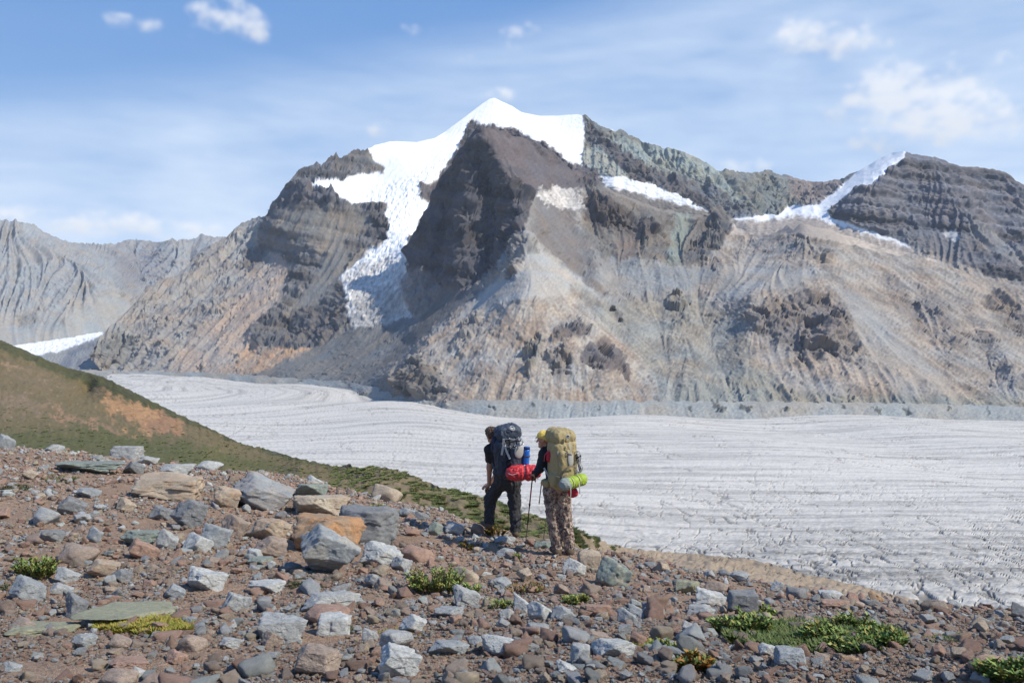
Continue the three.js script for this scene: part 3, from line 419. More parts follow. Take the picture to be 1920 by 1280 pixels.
// valley floor with ice of the side glacier, far left
const side = mountainside({
  x0: -300, x1: 300, step: 1.6, rows: 70, crest: pl(P('-300,662 0,650 30,643 100,631 190,619 210,617 300,640')), foot: pl(P('-300,720 300,716')), smooth: 3, g1: 10,
  ctl: [P('-300,662,6300 0,650,6550 30,643,6700 100,631,6950 190,619,7200 210,617,7250 300,640,7000'), P('-300,690,5400 60,668,5950 120,655,6250 190,640,6300'), P('-300,716,4500 100,700,4800 200,697,4880 300,712,4600'), P('110,685,5300 150,672,5400 185,655,5650')],
  def: { c: '9f9e9b', c2: '94938f', r: 0.08, gul: 0.1, st: 0 },
  areas: areas([
    { p: P('15,650 30,641 100,629 192,617 190,628 160,641 122,656 75,666 45,664'), c: 'f0f0ef', c2: 'dcdedf', r: 0, gul: 0, ice: 1, ser: 0.75, soft: 2, wob: 4 },
    { p: P('112,690 120,668 150,650 185,634 190,640 160,656 135,672 128,700'), c: '76767a', c2: '84848a', r: 0.3, soft: 4 },
    { p: P('136,696 146,676 175,658 180,664 158,680 152,704'), c: '7b7b7e', c2: '88888b', r: 0.3, soft: 3 },
  ]),
});
terrain('valley_floor', side.rock, rockMat, 'grey gravel valley floor with dark curved moraine bands at the left', 'valley');
terrain('glacier_side_arm', side.ice, iceMat, 'small white broken glacier arm in the side valley at the far left', 'glacier');

// ---------------------------------------------------------------- the glacier
{
  const x0 = -220, x1 = 2140, step = 1.65, rows = 320, cols = Math.round((x1 - x0) / step) + 1, N = cols * rows;
  const pos = new Float32Array(N * 3), col = new Float32Array(N * 3), I = [];
  const cell2 = (x, y) => { const X = Math.floor(x), Y = Math.floor(y); let a = 9, b = 9; for (let j = -1; j <= 1; j++) for (let i = -1; i <= 1; i++) { const h = ih(X + i, Y + j, 5), d = Math.hypot(x - X - i - (h & 1023) / 1023, y - Y - j - ((h >>> 10) & 1023) / 1023); if (d < a) { b = a; a = d; } else if (d < b) b = d; } return b - a; };
  const crack = (u, v, w) => { const n = n2(u, v); return 1 - sstep(0, w, Math.abs(n)); };
  for (let i = 0; i < cols; i++) {
    const px = x0 + i * step, top = shoreY(px) - 3, dTop = seaD(shoreY(px));
    for (let j = 0; j < rows; j++) {
      const k = i * rows + j, t = j / (rows - 1), py = top + (1195 - top) * (0.55 * t + 0.45 * t * t), d = seaD(py), x = (px - CX) / F * d, z = -d;
      const q = 2612 - d + (dTop - 2612) * Math.exp(-Math.max(0, dTop - d) / 650);                                     // distance out from the far bank: flow bands run along it
      const near = sstep(1500, 950, d - 0.10 * x), mid = sstep(2300, 1500, d);
      const wv = 10 * n2(x / 600, z / 300), s = q + wv;
      const band = fbm2(s / 42, x / 900, 4), band2 = fbm2(s / 9 + 7, x / 420, 3);
      const lump = fbm2(x / 46, z / 34, 4), fine = fbm2(x / 11, z / 8, 3);
      // crevasses: long ones across the flow, a net of shorter ones close by, arcs towards the left
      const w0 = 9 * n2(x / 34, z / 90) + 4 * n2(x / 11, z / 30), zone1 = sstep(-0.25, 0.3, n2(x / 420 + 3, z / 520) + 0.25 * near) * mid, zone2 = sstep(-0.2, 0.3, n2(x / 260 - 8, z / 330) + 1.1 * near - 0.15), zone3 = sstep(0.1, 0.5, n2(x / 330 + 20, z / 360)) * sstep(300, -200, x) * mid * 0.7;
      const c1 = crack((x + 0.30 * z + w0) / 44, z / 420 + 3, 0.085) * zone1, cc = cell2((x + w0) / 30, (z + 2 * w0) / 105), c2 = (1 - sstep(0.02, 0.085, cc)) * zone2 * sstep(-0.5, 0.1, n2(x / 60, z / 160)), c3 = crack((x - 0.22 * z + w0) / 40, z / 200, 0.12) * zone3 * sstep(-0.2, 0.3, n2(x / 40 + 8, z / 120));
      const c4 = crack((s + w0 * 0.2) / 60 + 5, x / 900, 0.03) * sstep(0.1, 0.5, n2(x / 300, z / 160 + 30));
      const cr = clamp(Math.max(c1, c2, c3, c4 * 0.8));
      const hum = ridged3(x / 24, 0.3, z / 17, 3) * near;
      const y = LEVEL + 1.6 * lump * (0.5 + 0.9 * near) + 0.35 * fine + 0.5 * band2 + 0.9 * hum - 2.6 * cr * (0.5 + 0.6 * near) + 12 * n2(x / 800, z / 700);
      pos[k * 3] = x; pos[k * 3 + 1] = y; pos[k * 3 + 2] = z;
      // dirt: bands of fine debris and grit in the cracks, more towards our bank
      let dirt = 0.10 + 0.30 * sstep(-0.12, 0.42, band) + 0.22 * sstep(-0.05, 0.5, band2) + 0.16 * near * (0.6 + fine) + 0.34 * sstep(1450, 900, d - 0.12 * x) * (0.55 + lump) + 0.12 * fine;
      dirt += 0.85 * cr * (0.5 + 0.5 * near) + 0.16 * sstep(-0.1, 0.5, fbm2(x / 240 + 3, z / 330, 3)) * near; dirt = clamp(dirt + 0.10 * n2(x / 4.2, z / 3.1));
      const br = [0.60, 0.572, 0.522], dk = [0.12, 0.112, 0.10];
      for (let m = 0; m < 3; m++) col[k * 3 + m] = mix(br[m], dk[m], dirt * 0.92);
      if (i + 1 < cols && j + 1 < rows) { const b = k + 1, c = k + rows, e = c + 1; I.push(k, b, c, c, b, e); }
    }
  }
  const g = new THREE.BufferGeometry(); g.setAttribute('position', new THREE.BufferAttribute(pos, 3)); g.setAttribute('color', new THREE.BufferAttribute(col, 3)); g.setIndex(I); g.computeVertexNormals();
  terrain('glacier', g, new THREE.MeshStandardMaterial({ vertexColors: true, roughness: 0.7 }), 'broad grey white glacier with dark crevasses and dirt bands across the valley', 'glacier');
}

// ---------------------------------------------------------------- the slope underfoot
// textures: soil, and the grain of stone
function noiseTexture(size, fn, srgb) {
  const a = new Uint8Array(size * size * 4);
  for (let j = 0; j < size; j++) for (let i = 0; i < size; i++) { const v = fn(i / size, j / size), o = (j * size + i) * 4; for (let m = 0; m < 3; m++) a[o + m] = clamp(Array.isArray(v) ? v[m] : v) * 255; a[o + 3] = 255; }
  const t = new THREE.DataTexture(a, size, size); t.wrapS = t.wrapT = THREE.RepeatWrapping; t.magFilter = THREE.LinearFilter; t.minFilter = THREE.LinearMipmapLinearFilter; t.generateMipmaps = true; if (srgb) t.colorSpace = THREE.SRGBColorSpace; t.needsUpdate = true; return t;
}
// noise that tiles: the unit square rolled up in four dimensions is costly, so two circles in three dimensions
const tile = (u, v, f, s = 0) => { const a = u * 2 * Math.PI, b = v * 2 * Math.PI, R = f / 6.2832; return n3((R * 2.2 + R * Math.cos(a)) * Math.cos(b) + s, (R * 2.2 + R * Math.cos(a)) * Math.sin(b) - s, R * Math.sin(a) + s * 2); };
const soilMap = noiseTexture(1024, (u, v) => { const n = 0.5 + 0.28 * tile(u, v, 14) + 0.22 * tile(u, v, 50, 3) + 0.25 * tile(u, v, 170, 7), w = tile(u, v, 70, 11); const k = 0.78 + 0.3 * n; return [k * (0.96 + 0.03 * w), k * 0.95, k * (0.94 - 0.03 * w)]; }, true);
const soilBump = noiseTexture(1024, (u, v) => 0.5 + 0.2 * tile(u, v, 40, 2) + 0.2 * tile(u, v, 120, 5) + 0.15 * tile(u, v, 260, 9));
const grainMap = noiseTexture(512, (u, v) => { const n = tile(u, v, 60, 1), m = tile(u, v, 150, 4), q = tile(u, v, 10, 8); let k = 0.86 + 0.06 * q + 0.08 * m; if (n > 0.45) k -= 0.16; if (m > 0.62) k += 0.12; return [k, k, k * 0.995]; }, true);
const grainBump = noiseTexture(512, (u, v) => 0.5 + 0.22 * tile(u, v, 24, 6) + 0.2 * tile(u, v, 80, 2) + 0.14 * tile(u, v, 170, 12));

// heights: the near edge, the middle and the brow of the slope, and its fall beyond
const groundPts = [];
const gp = (s) => P(s).forEach(([px, py, d]) => { const v = at(px, py, d); groundPts.push([v.x, v.z, v.y]); });
gp('-500,1280,5.7 0,1280,5.2 480,1280,4.9 960,1280,4.6 1440,1280,4.5 1920,1280,4.4 2400,1280,4.4');
gp('-400,1080,8.6 0,1080,8.6 300,1080,8.7 600,1080,9.0 900,1100,8.6 1200,1130,8.0 1500,1170,7.4 1920,1205,6.7 2400,1230,6.4');
gp('-300,930,13.0 0,940,13.0 280,950,13.0 480,965,13.0 700,1000,12.2');
const brow = P('-300,800,23 0,838,22 129,848,21 281,868,20 410,887,19 547,893,18 658,921,17 744,946,16 823,958,15.2 881,978,14.6 949,1003,13.4 1021,1018,12.9 1075,1034,12.2 1185,1040,12.4 1262,1063,12 1373,1088,11.8 1508,1114,11.5 1642,1126,11.2 1777,1141,11 1920,1155,10.6 2300,1190,10');
gp(brow.map((q) => q.join(',')).join(' '));
for (const [px, py, d] of brow) { const e = at(px, py, d), s1 = 1.14, s2 = 1.5, s3 = 2.6; const drop = (HY - py) / F; groundPts.push([e.x * s1, e.z * s1, EYE + drop * d * s1 - 0.16], [e.x * s2, e.z * s2, EYE + drop * d * s2 - 0.75], [e.x * s3, e.z * s3, EYE + drop * d * s3 - 3.2]); }
for (const [x, z, h] of [[0, 0, 0], [-6, 0, 0.25], [6, 0, -0.35], [0, 6, 0.5], [-8, 6, 0.8], [8, 6, 0.1]]) groundPts.push([x, z, h]);
const groundExact = rbf(groundPts, 10);
const GN = [521, 581], GO = [-26, -50], GS = 0.1, gCache = new Float32Array(GN[0] * GN[1]);
for (let j = 0; j < GN[1]; j++) for (let i = 0; i < GN[0]; i++) gCache[j * GN[0] + i] = groundExact(GO[0] + i * GS, GO[1] + j * GS);
const groundBase = (x, z) => {
  const u = (x - GO[0]) / GS, v = (z - GO[1]) / GS, i = Math.floor(u), j = Math.floor(v); if (i < 0 || j < 0 || i >= GN[0] - 1 || j >= GN[1] - 1) return groundExact(x, z);
  const a = u - i, b = v - j, k = j * GN[0] + i; return (gCache[k] * (1 - a) + gCache[k + 1] * a) * (1 - b) + (gCache[k + GN[0]] * (1 - a) + gCache[k + GN[0] + 1] * a) * b;
};
const groundH = (x, z) => groundBase(x, z) + 0.05 * fbm2(x * 0.6, z * 0.6, 3) + 0.026 * fbm2(x * 3.1, z * 3.1, 3) + 0.016 * fbm2(x * 8.3, z * 8.3, 2);
// where a sight line meets the slope
function onGround(px, py) {
  const k = (HY - py) / F, u = (px - CX) / F; let d = 2.5, p = d;
  for (; d < 60; d *= 1.012) { if (EYE + k * d < groundH(u * d, -d)) break; p = d; }
  for (let i = 0; i < 14; i++) { const m = (p + d) / 2; if (EYE + k * m < groundH(u * m, -m)) d = m; else p = m; }
  return new THREE.Vector3(u * d, groundH(u * d, -d), -d);
}
{
  const cols = 430, rows = 240, pos = [], uv = [], col = [], I = [];
  const browD = pl(brow.map((q) => [q[0], q[2]]));
  for (let i = 0; i < cols; i++) {
    const px = -900 + 3700 * i / (cols - 1), u = (px - CX) / F, dMax = browD(px) * 2.5;
    for (let j = 0; j < rows; j++) {
      const d = 1.1 * Math.pow(dMax / 1.1, j / (rows - 1)), x = u * d, z = -d;
      pos.push(x, groundH(x, z), z); uv.push(x / 1.7, z / 1.7);
      const n = 0.5 + 0.6 * fbm2(x * 0.45 + 3, z * 0.45, 4), w = 0.5 + 0.7 * fbm2(x * 1.7, z * 1.7 + 9, 3), a = lin0('a58973'), b = lin0('968270'), c = lin0('ae937d');
      for (let m = 0; m < 3; m++) col.push(1.5 * mix(mix(a[m], b[m], clamp(n)), c[m], clamp(w) * 0.5));
      if (i + 1 < cols && j + 1 < rows) { const k = i * rows + j, c2 = k + rows; I.push(k, c2, k + 1, c2, c2 + 1, k + 1); }
    }
  }
  const g = new THREE.BufferGeometry(); g.setAttribute('position', new THREE.Float32BufferAttribute(pos, 3)); g.setAttribute('uv', new THREE.Float32BufferAttribute(uv, 2)); g.setAttribute('color', new THREE.Float32BufferAttribute(col, 3)); g.setIndex(I); g.computeVertexNormals();
  terrain('ground', g, new THREE.MeshStandardMaterial({ vertexColors: true, map: soilMap, bumpMap: soilBump, bumpScale: 0.045, roughness: 1 }), 'brown earth of the stony slope in the foreground', 'ground');
}

// ---------------------------------------------------------------- grassy hillside behind the brow and the sandy bank below it
const hillTop = pl(P('-500,400 -250,525 -100,590 0,637 60,663 120,688 190,705 250,735 310,765 380,797 450,830 500,843 554,858 608,870 636,875 654,871 676,878 690,876 701,874 723,876 751,883 787,897 823,912 859,921 895,928 931,939 978,960 1017,974 1075,991 1111,1009 1150,1023 1194,1029 1262,1036 1329,1041 1396,1047 1454,1058 1508,1076 1562,1087 1620,1099 1687,1117 1732,1126 1799,1141 1866,1152 2000,1180 2300,1230'));
const hillFoot = pl(P('-500,835 0,866 281,896 410,915 547,922 658,950 744,975 823,990 881,1010 949,1036 1021,1052 1075,1066 1185,1074 1262,1095 1373,1120 1508,1146 1642,1160 1777,1174 1920,1190 2300,1240'));
const hill = (() => {
  const x0 = -500, x1 = 2300, step = 3.1, rows = 120, cols = Math.round((x1 - x0) / step) + 1, N = cols * rows;
  const dep = rbf(densify([P('-500,400,330 -250,525,300 0,637,265 120,690,235 250,735,195 380,797,150 520,850,112 608,870,88 636,875,76 660,873,66 701,874,52 751,883,47 823,912,42 895,928,39 978,960,35 1075,991,32 1130,1018,36 1194,1029,66 1262,1036,78 1396,1047,84 1508,1076,84 1620,1099,82 1732,1126,80 1866,1152,78 2300,1230,70'),
    P('-500,835,40 0,866,40 281,896,36 410,915,34 547,922,32 658,950,29 744,975,27 823,990,25 881,1010,24 949,1036,23 1021,1052,22.5 1075,1066,22.5 1185,1074,28 1262,1095,34 1373,1120,36 1508,1146,36 1642,1160,36 1777,1174,35 1920,1190,34 2300,1240,32'),
    P('0,760,120 120,790,105 250,820,88 380,850,72'), P('-300,700,170 -100,720,150'), P('160,735,215 200,765,170 260,790,135 330,810,115'), P('560,880,66 640,905,44'), P('1240,1050,62 1300,1058,62 1360,1068,60')], 30));
  const pos = new Float32Array(N * 3), col = new Float32Array(N * 3), I = [], nor = [];
  const cover = areas([
    { p: P('-520,380 0,640 250,735 520,852 640,872 700,872 760,930 760,990 -520,900'), c: '675b3b', c2: '6f6144', r: 1, soft: 6 },
    { p: P('-50,690 60,690 140,735 60,725'), c: '7d6a50', c2: '6b5f45', r: 1, soft: 14, wob: 20 },
    { p: P('-50,800 100,812 180,800 330,830 520,868 560,890 300,880 -50,860'), c: '4d5027', c2: '5a562f', r: 1, soft: 14, wob: 20 },
    { p: P('-60,725 50,742 110,778 60,775 -60,755'), c: '87725a', c2: '6f6148', r: 1, soft: 10, wob: 26 },
    { p: P('85,768 140,785 240,808 200,808 110,788'), c: '99755a', c2: '8c7156', r: 1, soft: 5, wob: 22 },
    { p: P('0,678 30,686 50,694 20,690'), c: '94785c', c2: '94785c', r: 1, soft: 2, wob: 8 },
    { p: P('160,720 205,733 215,738 180,733'), c: '94785c', c2: '85704f', r: 1, soft: 2, wob: 10 },
    { p: P('185,752 215,740 262,743 300,768 335,792 345,806 300,804 270,812 240,790 205,770'), c: 'b98f63', c2: '9c7650', r: 0.6, soft: 9, wob: 24 },
    { p: P('262,790 310,772 345,806 280,812'), c: '8f6a4e', c2: '9a7858', r: 0.9, soft: 7, wob: 20 },
    { p: P('-520,380 0,632 120,685 190,703 300,757 380,792 520,848 600,868 600,876 500,850 360,800 240,748 120,705 -520,440'), c: '474a2c', c2: '54502f', r: 1, soft: 3, wob: 8 },
    { p: P('640,868 700,870 760,880 900,925 1080,985 1180,1030 1180,1080 700,990 640,940'), c: '6b6244', c2: '7d6c55', r: 1, soft: 8 },
    { p: P('1085,985 1150,1018 1194,1022 1400,1040 1520,1070 2320,1220 2320,1260 1300,1130 1180,1080 1120,1030'), c: '9d8d79', c2: '8d7d6b', r: 0.7, soft: 10, wob: 16 },
  ]);
  const out = { c1: [0, 0, 0], c2: [0, 0, 0] };
  for (let i = 0; i < cols; i++) for (let j = 0; j < rows; j++) {
    const k = i * rows + j, px = x0 + i * step, a = hillTop(px) + 1.6 * n2(px * 0.05, 2) + 0.9 * n2(px * 0.17, 8) + 0.6 * n2(px * 0.5, 1) + (px > 650 && px < 1120 ? 1.4 * n2(px * 0.11, 5) : 0), b = hillFoot(px), py = a + (b - a) * Math.pow(j / (rows - 1), 1.15), d = dep(px, py), v = at(px, py, d);
    out.c1[0] = out.c1[1] = out.c1[2] = 0.1; out.c2[0] = out.c2[1] = out.c2[2] = 0.1; for (const q of KEYS) out[q] = 0; out.r = 1;
    cover(px, py, out);
    const e = Math.min(1, j / 6), s = d / 60, gl = px > 1150 ? 0.35 * Math.abs(fbm2(px / 34 + py / 60, py / 26, 3)) : 0;
    v.y += e * (out.r * ((px < 640 ? 0.14 : 0.35) * s * fbm2(v.x / 3.2, v.z / 3.2, 4) + 0.25 * s * fbm2(v.x / 14, v.z / 14, 3) + 0.1 * fbm2(v.x / 0.8, v.z / 0.8, 2)) - gl);
    pos[k * 3] = v.x; pos[k * 3 + 1] = v.y; pos[k * 3 + 2] = v.z;
    const t = clamp(0.5 + 0.7 * fbm2(v.x / 7 + 2, v.z / 9, 4) + 0.5 * fbm2(px / 5, py / 3, 2)), br = 1 + 0.28 * fbm2(px / 3.2 + 8, py / 2.2, 2), spot = n2(px / 2.5, py / 2) > 0.83 ? 1.5 : 1;
    for (let m = 0; m < 3; m++) col[k * 3 + m] = clamp(mix(out.c1[m], out.c2[m], t) * br * spot, 0.01, 0.8) * 0.86;
    if (i + 1 < cols && j + 1 < rows) { const c2 = k + rows; I.push(k, k + 1, c2, c2, k + 1, c2 + 1); }
  }
  const g = new THREE.BufferGeometry(); g.setAttribute('position', new THREE.BufferAttribute(pos, 3)); g.setAttribute('color', new THREE.BufferAttribute(col, 3)); g.setIndex(I); g.computeVertexNormals();
  terrain('hillside', g, new THREE.MeshStandardMaterial({ vertexColors: true, roughness: 1 }), 'green and brown grassy hillside with an orange earth scar, falling to a sandy bank', 'hill');
  return { pos, cols, rows, x0, step };
})();

// ---------------------------------------------------------------- stones
const stoneMat = new THREE.MeshStandardMaterial({ vertexColors: true, map: grainMap, bumpMap: grainBump, bumpScale: 0.006, roughness: 0.93 });
const TONES = { G: ['b0b1b0', 'a2a3a2'], B: ['a4a7a8', '95999b'], D: ['7e8082', '8d8e8f'], T: ['bbaa95', 'a99a89'], N: ['929b92', '858d87'], R: ['b09180', 'a08373'], M: ['a79689', '98887c'], W: ['c3c4c2', 'b3b5b4'], O: ['b39677', 'a58a72'], K: ['93937f', 'a09f85'] };
// a stone broken along planes: distance to the nearest of a set of faces in every direction, edges worn, surface rough
function stoneGeometry(seed, detail, o = {}) {
  const r = rng(seed), nF = o.faces ?? 11, faces = [];
  for (let i = 0; i < nF; i++) {
    const y = 1 - 2 * (i + 0.5 + (r() - 0.5) * 0.7) / nF, a = i * 2.39996 + (r() - 0.5) * 0.9, q = Math.sqrt(Math.max(0, 1 - y * y));
    faces.push([q * Math.cos(a), y, q * Math.sin(a), 0.62 + 0.38 * r()]);
  }
  if (o.flat) faces.push([0.08 * (r() - 0.5), 1, 0.2 * (r() - 0.2), 0.55]);
  if (o.box) for (const [x, y, z] of [[1, 0.05, 0.1], [-1, 0.1, 0.15], [0, 1, 0.12], [0.1, 0.15, 1], [0, 0, -1]]) faces.push([x, y + (r() - 0.5) * 0.16, z + (r() - 0.5) * 0.3, 0.6 + 0.12 * r()].map((v, m, A) => m < 3 ? v / Math.hypot(A[0], A[1], A[2]) : v));
  let g = new THREE.IcosahedronGeometry(1, detail); g.deleteAttribute('normal'); g.deleteAttribute('uv'); g = mergeVertices(g, 1e-4);
  const p = g.getAttribute('position'), sharp = o.round ? 9 : 40, ox = seed * 1.37 % 50;
  for (let i = 0; i < p.count; i++) {
    const x = p.getX(i), y = p.getY(i), z = p.getZ(i), l = Math.hypot(x, y, z); let s = 0;
    for (const f of faces) { const c = (f[0] * x + f[1] * y + f[2] * z) / l; if (c > 0.05) s += Math.pow(c / f[3], sharp); }
    let R = Math.pow(s, -1 / sharp);
    const k = R / l, X = x * k + ox, Y = y * k, Z = z * k;
    R *= 1 + 0.05 * fbm3(X * 1.7, Y * 1.7, Z * 1.7, 2) + (o.round ? 0.35 : 1) * (0.085 * facet(X * 1.5, Y * 1.5, Z * 1.5) + 0.04 * facet(X * 3.6, Y * 3.6, Z * 3.6)) + 0.015 * ridged3(X * 4.5, Y * 4.5, Z * 4.5, 2) + (detail > 8 ? 0.016 * fbm3(X * 13, Y * 13, Z * 13, 2) : 0);
    p.setXYZ(i, x / l * R, y / l * R, z / l * R);
  }
  g.computeBoundingBox(); const b = g.boundingBox, c = b.getCenter(new THREE.Vector3()), s = b.getSize(new THREE.Vector3());
  g.translate(-c.x, -c.y, -c.z); g.scale(1 / s.x, 1 / s.y, 1 / s.z);
  return g;
}
function finishStone(g, tone, seed, w, h, dp, o = {}) {
  g.scale(w, h, dp); g.computeVertexNormals();
  const p = g.getAttribute('position'), a = lin0(TONES[tone][0]), b = lin0(TONES[tone][1]), rust = lin0('c08f63'), pale = lin0('c2b7a4'), n = p.count, C = new Float32Array(n * 3), s = 1 / Math.max(w, h), of = seed * 3.1 % 90;
  for (let i = 0; i < n; i++) {
    const x = p.getX(i), y = p.getY(i), z = p.getZ(i), t = clamp(0.5 + 0.9 * fbm3(x * s * 2.2 + of, y * s * 3, z * s * 2.2, 3)), br = 1 + 0.22 * fbm3(x * 16 + of, y * 16, z * 16, 3) + 0.12 * fbm3(x * 5 * s, y * 9 * s + of, z * 5 * s, 2);
    const st = (o.rust ?? 0) * sstep(0.0, 0.35, fbm3(x * s * 2.4 - of, y * s * 2.4, z * s * 2.4, 3) + 0.12), ft = (o.pale ?? 0) * sstep(0.05, 0.3, fbm3(x * s * 1.8 + 33 + of, y * s * 1.8, z * s * 1.8, 3));
    for (let m = 0; m < 3; m++) C[i * 3 + m] = clamp(mix(mix(mix(a[m], b[m], t), rust[m], st * 0.75), pale[m], ft * 0.8) * br * 1.14, 0.01, 0.8);
  }
  g.setAttribute('color', new THREE.BufferAttribute(C, 3));
  const ng = g.toNonIndexed(), q = ng.getAttribute('position'), uv = new Float32Array(q.count * 2), A = new THREE.Vector3(), B = new THREE.Vector3(), D = new THREE.Vector3();
  for (let i = 0; i < q.count; i += 3) {
    A.fromBufferAttribute(q, i); B.fromBufferAttribute(q, i + 1).sub(A); D.fromBufferAttribute(q, i + 2).sub(A); B.cross(D); const ax = Math.abs(B.x), ay = Math.abs(B.y), az = Math.abs(B.z);
    for (let k = 0; k < 3; k++) { const X = q.getX(i + k), Y = q.getY(i + k), Z = q.getZ(i + k), [u, v] = ax >= ay && ax >= az ? [Z, Y] : ay >= az ? [X, Z] : [X, Y]; uv[(i + k) * 2] = u / 0.45 + of; uv[(i + k) * 2 + 1] = v / 0.45; }
  }
  ng.setAttribute('uv', new THREE.BufferAttribute(uv, 2));
  return ng;
}
const taken = [], heroes = [], said = new Map();
// which of the large stones a small one lies next to
function nearName(px, py, what) {
  const [x, y, core] = heroes.reduce((a, b) => Math.hypot(b[0] - px, (b[1] - py) * 1.6) < Math.hypot(a[0] - px, (a[1] - py) * 1.6) ? b : a), dx = px - x, dy = (py - y) * 1.6, where = Math.abs(dx) > Math.abs(dy) ? (dx < 0 ? 'left of' : 'right of') : dy > 0 ? 'in front of' : 'behind';
  const base = what + ' ' + where + ' the ' + core, n = said.get(base) ?? 0; said.set(base, n + 1); return n ? ['second ', 'third ', 'fourth ', 'another '][Math.min(n - 1, 3)] + base : base;
}
// a stone seen at cx, its foot at by, w by h in the photograph's pixels
function stone(cx, by, w, h, tone, shape, label, o = {}) {
  const foot = onGround(cx, by), d = -foot.z, m = d / F, W = w * m * 1.04, dp = (o.dp ?? 0.72) * W, H = Math.max(h * m - dp * 0.10, h * m * 0.6), sink = 0.3 * H + 0.02;
  const big = w > 70, g = stoneGeometry(cx * 7 + by, big ? 22 : w > 38 ? 14 : 9, { box: shape.includes('b'), flat: shape.includes('f'), round: shape.includes('r'), faces: shape.includes('s') ? 7 : shape.includes('r') ? 11 : 8 });
  const geo = finishStone(g, tone, cx + by, W, H + sink, dp, o), s = new THREE.Mesh(geo, stoneMat);
  s.name = numbered(w > 58 ? 'boulder' : 'rock');
  s.position.set(foot.x * (1 + dp * 0.42 / d), foot.y + (H + sink) / 2 - sink, foot.z - dp * 0.42);
  s.position.y += (o.lift ?? 0) * m;
  s.rotation.y = o.turn ?? ((cx * 13 % 17) / 17 - 0.5) * 0.3; if (o.tilt) s.rotation.z = o.tilt; if (shape.includes('f')) s.rotation.x = -0.12;
  tag(s, label, w > 58 ? 'boulder' : 'rock'); if (o.group) s.userData.group = o.group; scene.add(s); shade(s); taken.push([cx, by - h / 2, w, h]); heroes.push([cx, by - h / 2, label.split(/ (?:right|left|behind|in front|below|above|on|at|near|with|beside|between|touching|leaning|against|cut|lying|standing|sunk|just|under|of)\b|,/)[0]]); return s;
}
stone(233, 864, 64, 30, 'G', 'bf', 'pale flat-topped grey block on the brow against the green hill');
stone(14, 842, 32, 30, 'B', '', 'blue-grey boulder cut by the left edge on the brow');
stone(99, 850, 38, 18, 'G', '', 'low grey rock on the brow left of the pale flat-topped block');
stone(170, 888, 132, 26, 'N', 'f', 'long flat greenish slab below the pale flat-topped block');
stone(250, 888, 42, 24, 'D', '', 'dark grey wedge at the right end of the long greenish slab');
stone(277, 872, 38, 18, 'G', '', 'small grey rock just right of the pale flat-topped block');
stone(333, 892, 58, 24, 'G', 'f', 'low grey rock on the brow behind the cracked tan-grey boulder');
stone(394, 884, 50, 22, 'W', 'r', 'pair-like pale rounded rock on the brow behind the big blue-grey boulder');
stone(312, 940, 132, 54, 'T', 'b', 'broad tan-grey boulder with a dark notch, left of the big blue-grey one', { pale: 0.8, rust: 0.25 });
stone(484, 957, 146, 70, 'B', '', 'largest blue-grey boulder near the brow at left', { pale: 0.15, rust: 0.2 });
stone(426, 952, 54, 42, 'T', '', 'pointed pale tan rock leaning on the largest blue-grey boulder', { rust: 0.4 });
stone(585, 932, 58, 26, 'N', 'f', 'flat dark green-grey rock right of the largest blue-grey boulder');
stone(592, 908, 32, 18, 'W', '', 'small white rock on the brow behind the green-grey flat one');
stone(600, 970, 110, 42, 'T', 'f', 'flat cream-coloured slab behind the orange-stained boulder', { pale: 1 });
stone(687, 1020, 118, 68, 'D', 'b', 'dark square-edged block right of the orange-stained boulder', { turn: -0.1 });
stone(612, 1040, 150, 74, 'O', 'f', 'orange-stained boulder behind the large smooth grey boulder', { rust: 1 });
stone(615, 1080, 130, 94, 'B', 's', 'large smooth grey boulder in front of the boulder cluster', { pale: 0.5 });
stone(716, 1064, 82, 48, 'W', '', 'pale grey boulder at the foot of the dark square-edged block', { pale: 0.3 });
stone(782, 1056, 68, 32, 'R', 'r', 'smooth reddish-brown boulder right of the boulder cluster');
stone(752, 1071, 40, 26, 'G', '', 'grey rock touching the front of the reddish-brown smooth boulder');
stone(505, 1015, 84, 42, 'T', 'f', 'flat tan boulder at the left foot of the orange-stained one', { rust: 0.3 });
stone(357, 990, 72, 54, 'D', '', 'dark grey angular boulder below the broad tan-grey boulder');
stone(303, 977, 46, 30, 'D', '', 'dark angular rock touching the left of the dark grey angular boulder');
stone(137, 964, 50, 34, 'D', '', 'dark grey rock with a sharp top at far left');
stone(85, 984, 60, 32, 'G', 'r', 'light grey rounded boulder left of the sharp dark rock');
stone(168, 932, 50, 18, 'B', 'f', 'thin blue-grey slab below the long greenish slab');
stone(236, 959, 38, 26, 'T', 's', 'small tan pyramid-shaped rock left of the dark angular rock');
stone(90, 1020, 56, 26, 'D', 'f', 'low dark wedge on the soil above the left shrub');
stone(148, 1060, 70, 40, 'M', 'r', 'rounded dark brown boulder right of the left shrub');
stone(270, 1052, 60, 42, 'R', 's', 'tan-orange angular rock with a peaked top');
stone(370, 1038, 56, 38, 'W', '', 'whitish rock left of the dark split grey one');
stone(405, 1026, 60, 44, 'B', '', 'dark split grey rock behind the whitish rock');
stone(441, 1007, 56, 44, 'M', '', 'mauve-brown rock left of the flat tan boulder');
stone(508, 1045, 62, 40, 'M', '', 'purple-brown boulder left of the large smooth grey boulder');
stone(265, 1024, 72, 30, 'N', 'f', 'greenish-grey flat boulder above the tan-orange peaked rock');
stone(316, 1030, 40, 40, 'G', '', 'pale upright rock between the greenish flat boulder and the whitish rock');
stone(178, 1018, 34, 30, 'B', '', 'small blue-grey rock above the rounded dark brown boulder');
stone(475, 1055, 30, 26, 'W', 'b', 'small white block left of the purple-brown boulder');
stone(487, 1062, 46, 18, 'N', 'f', 'thin dark green slab in front of the small white block');
stone(51, 1129, 70, 46, 'B', '', 'blue-grey boulder below the left shrub');
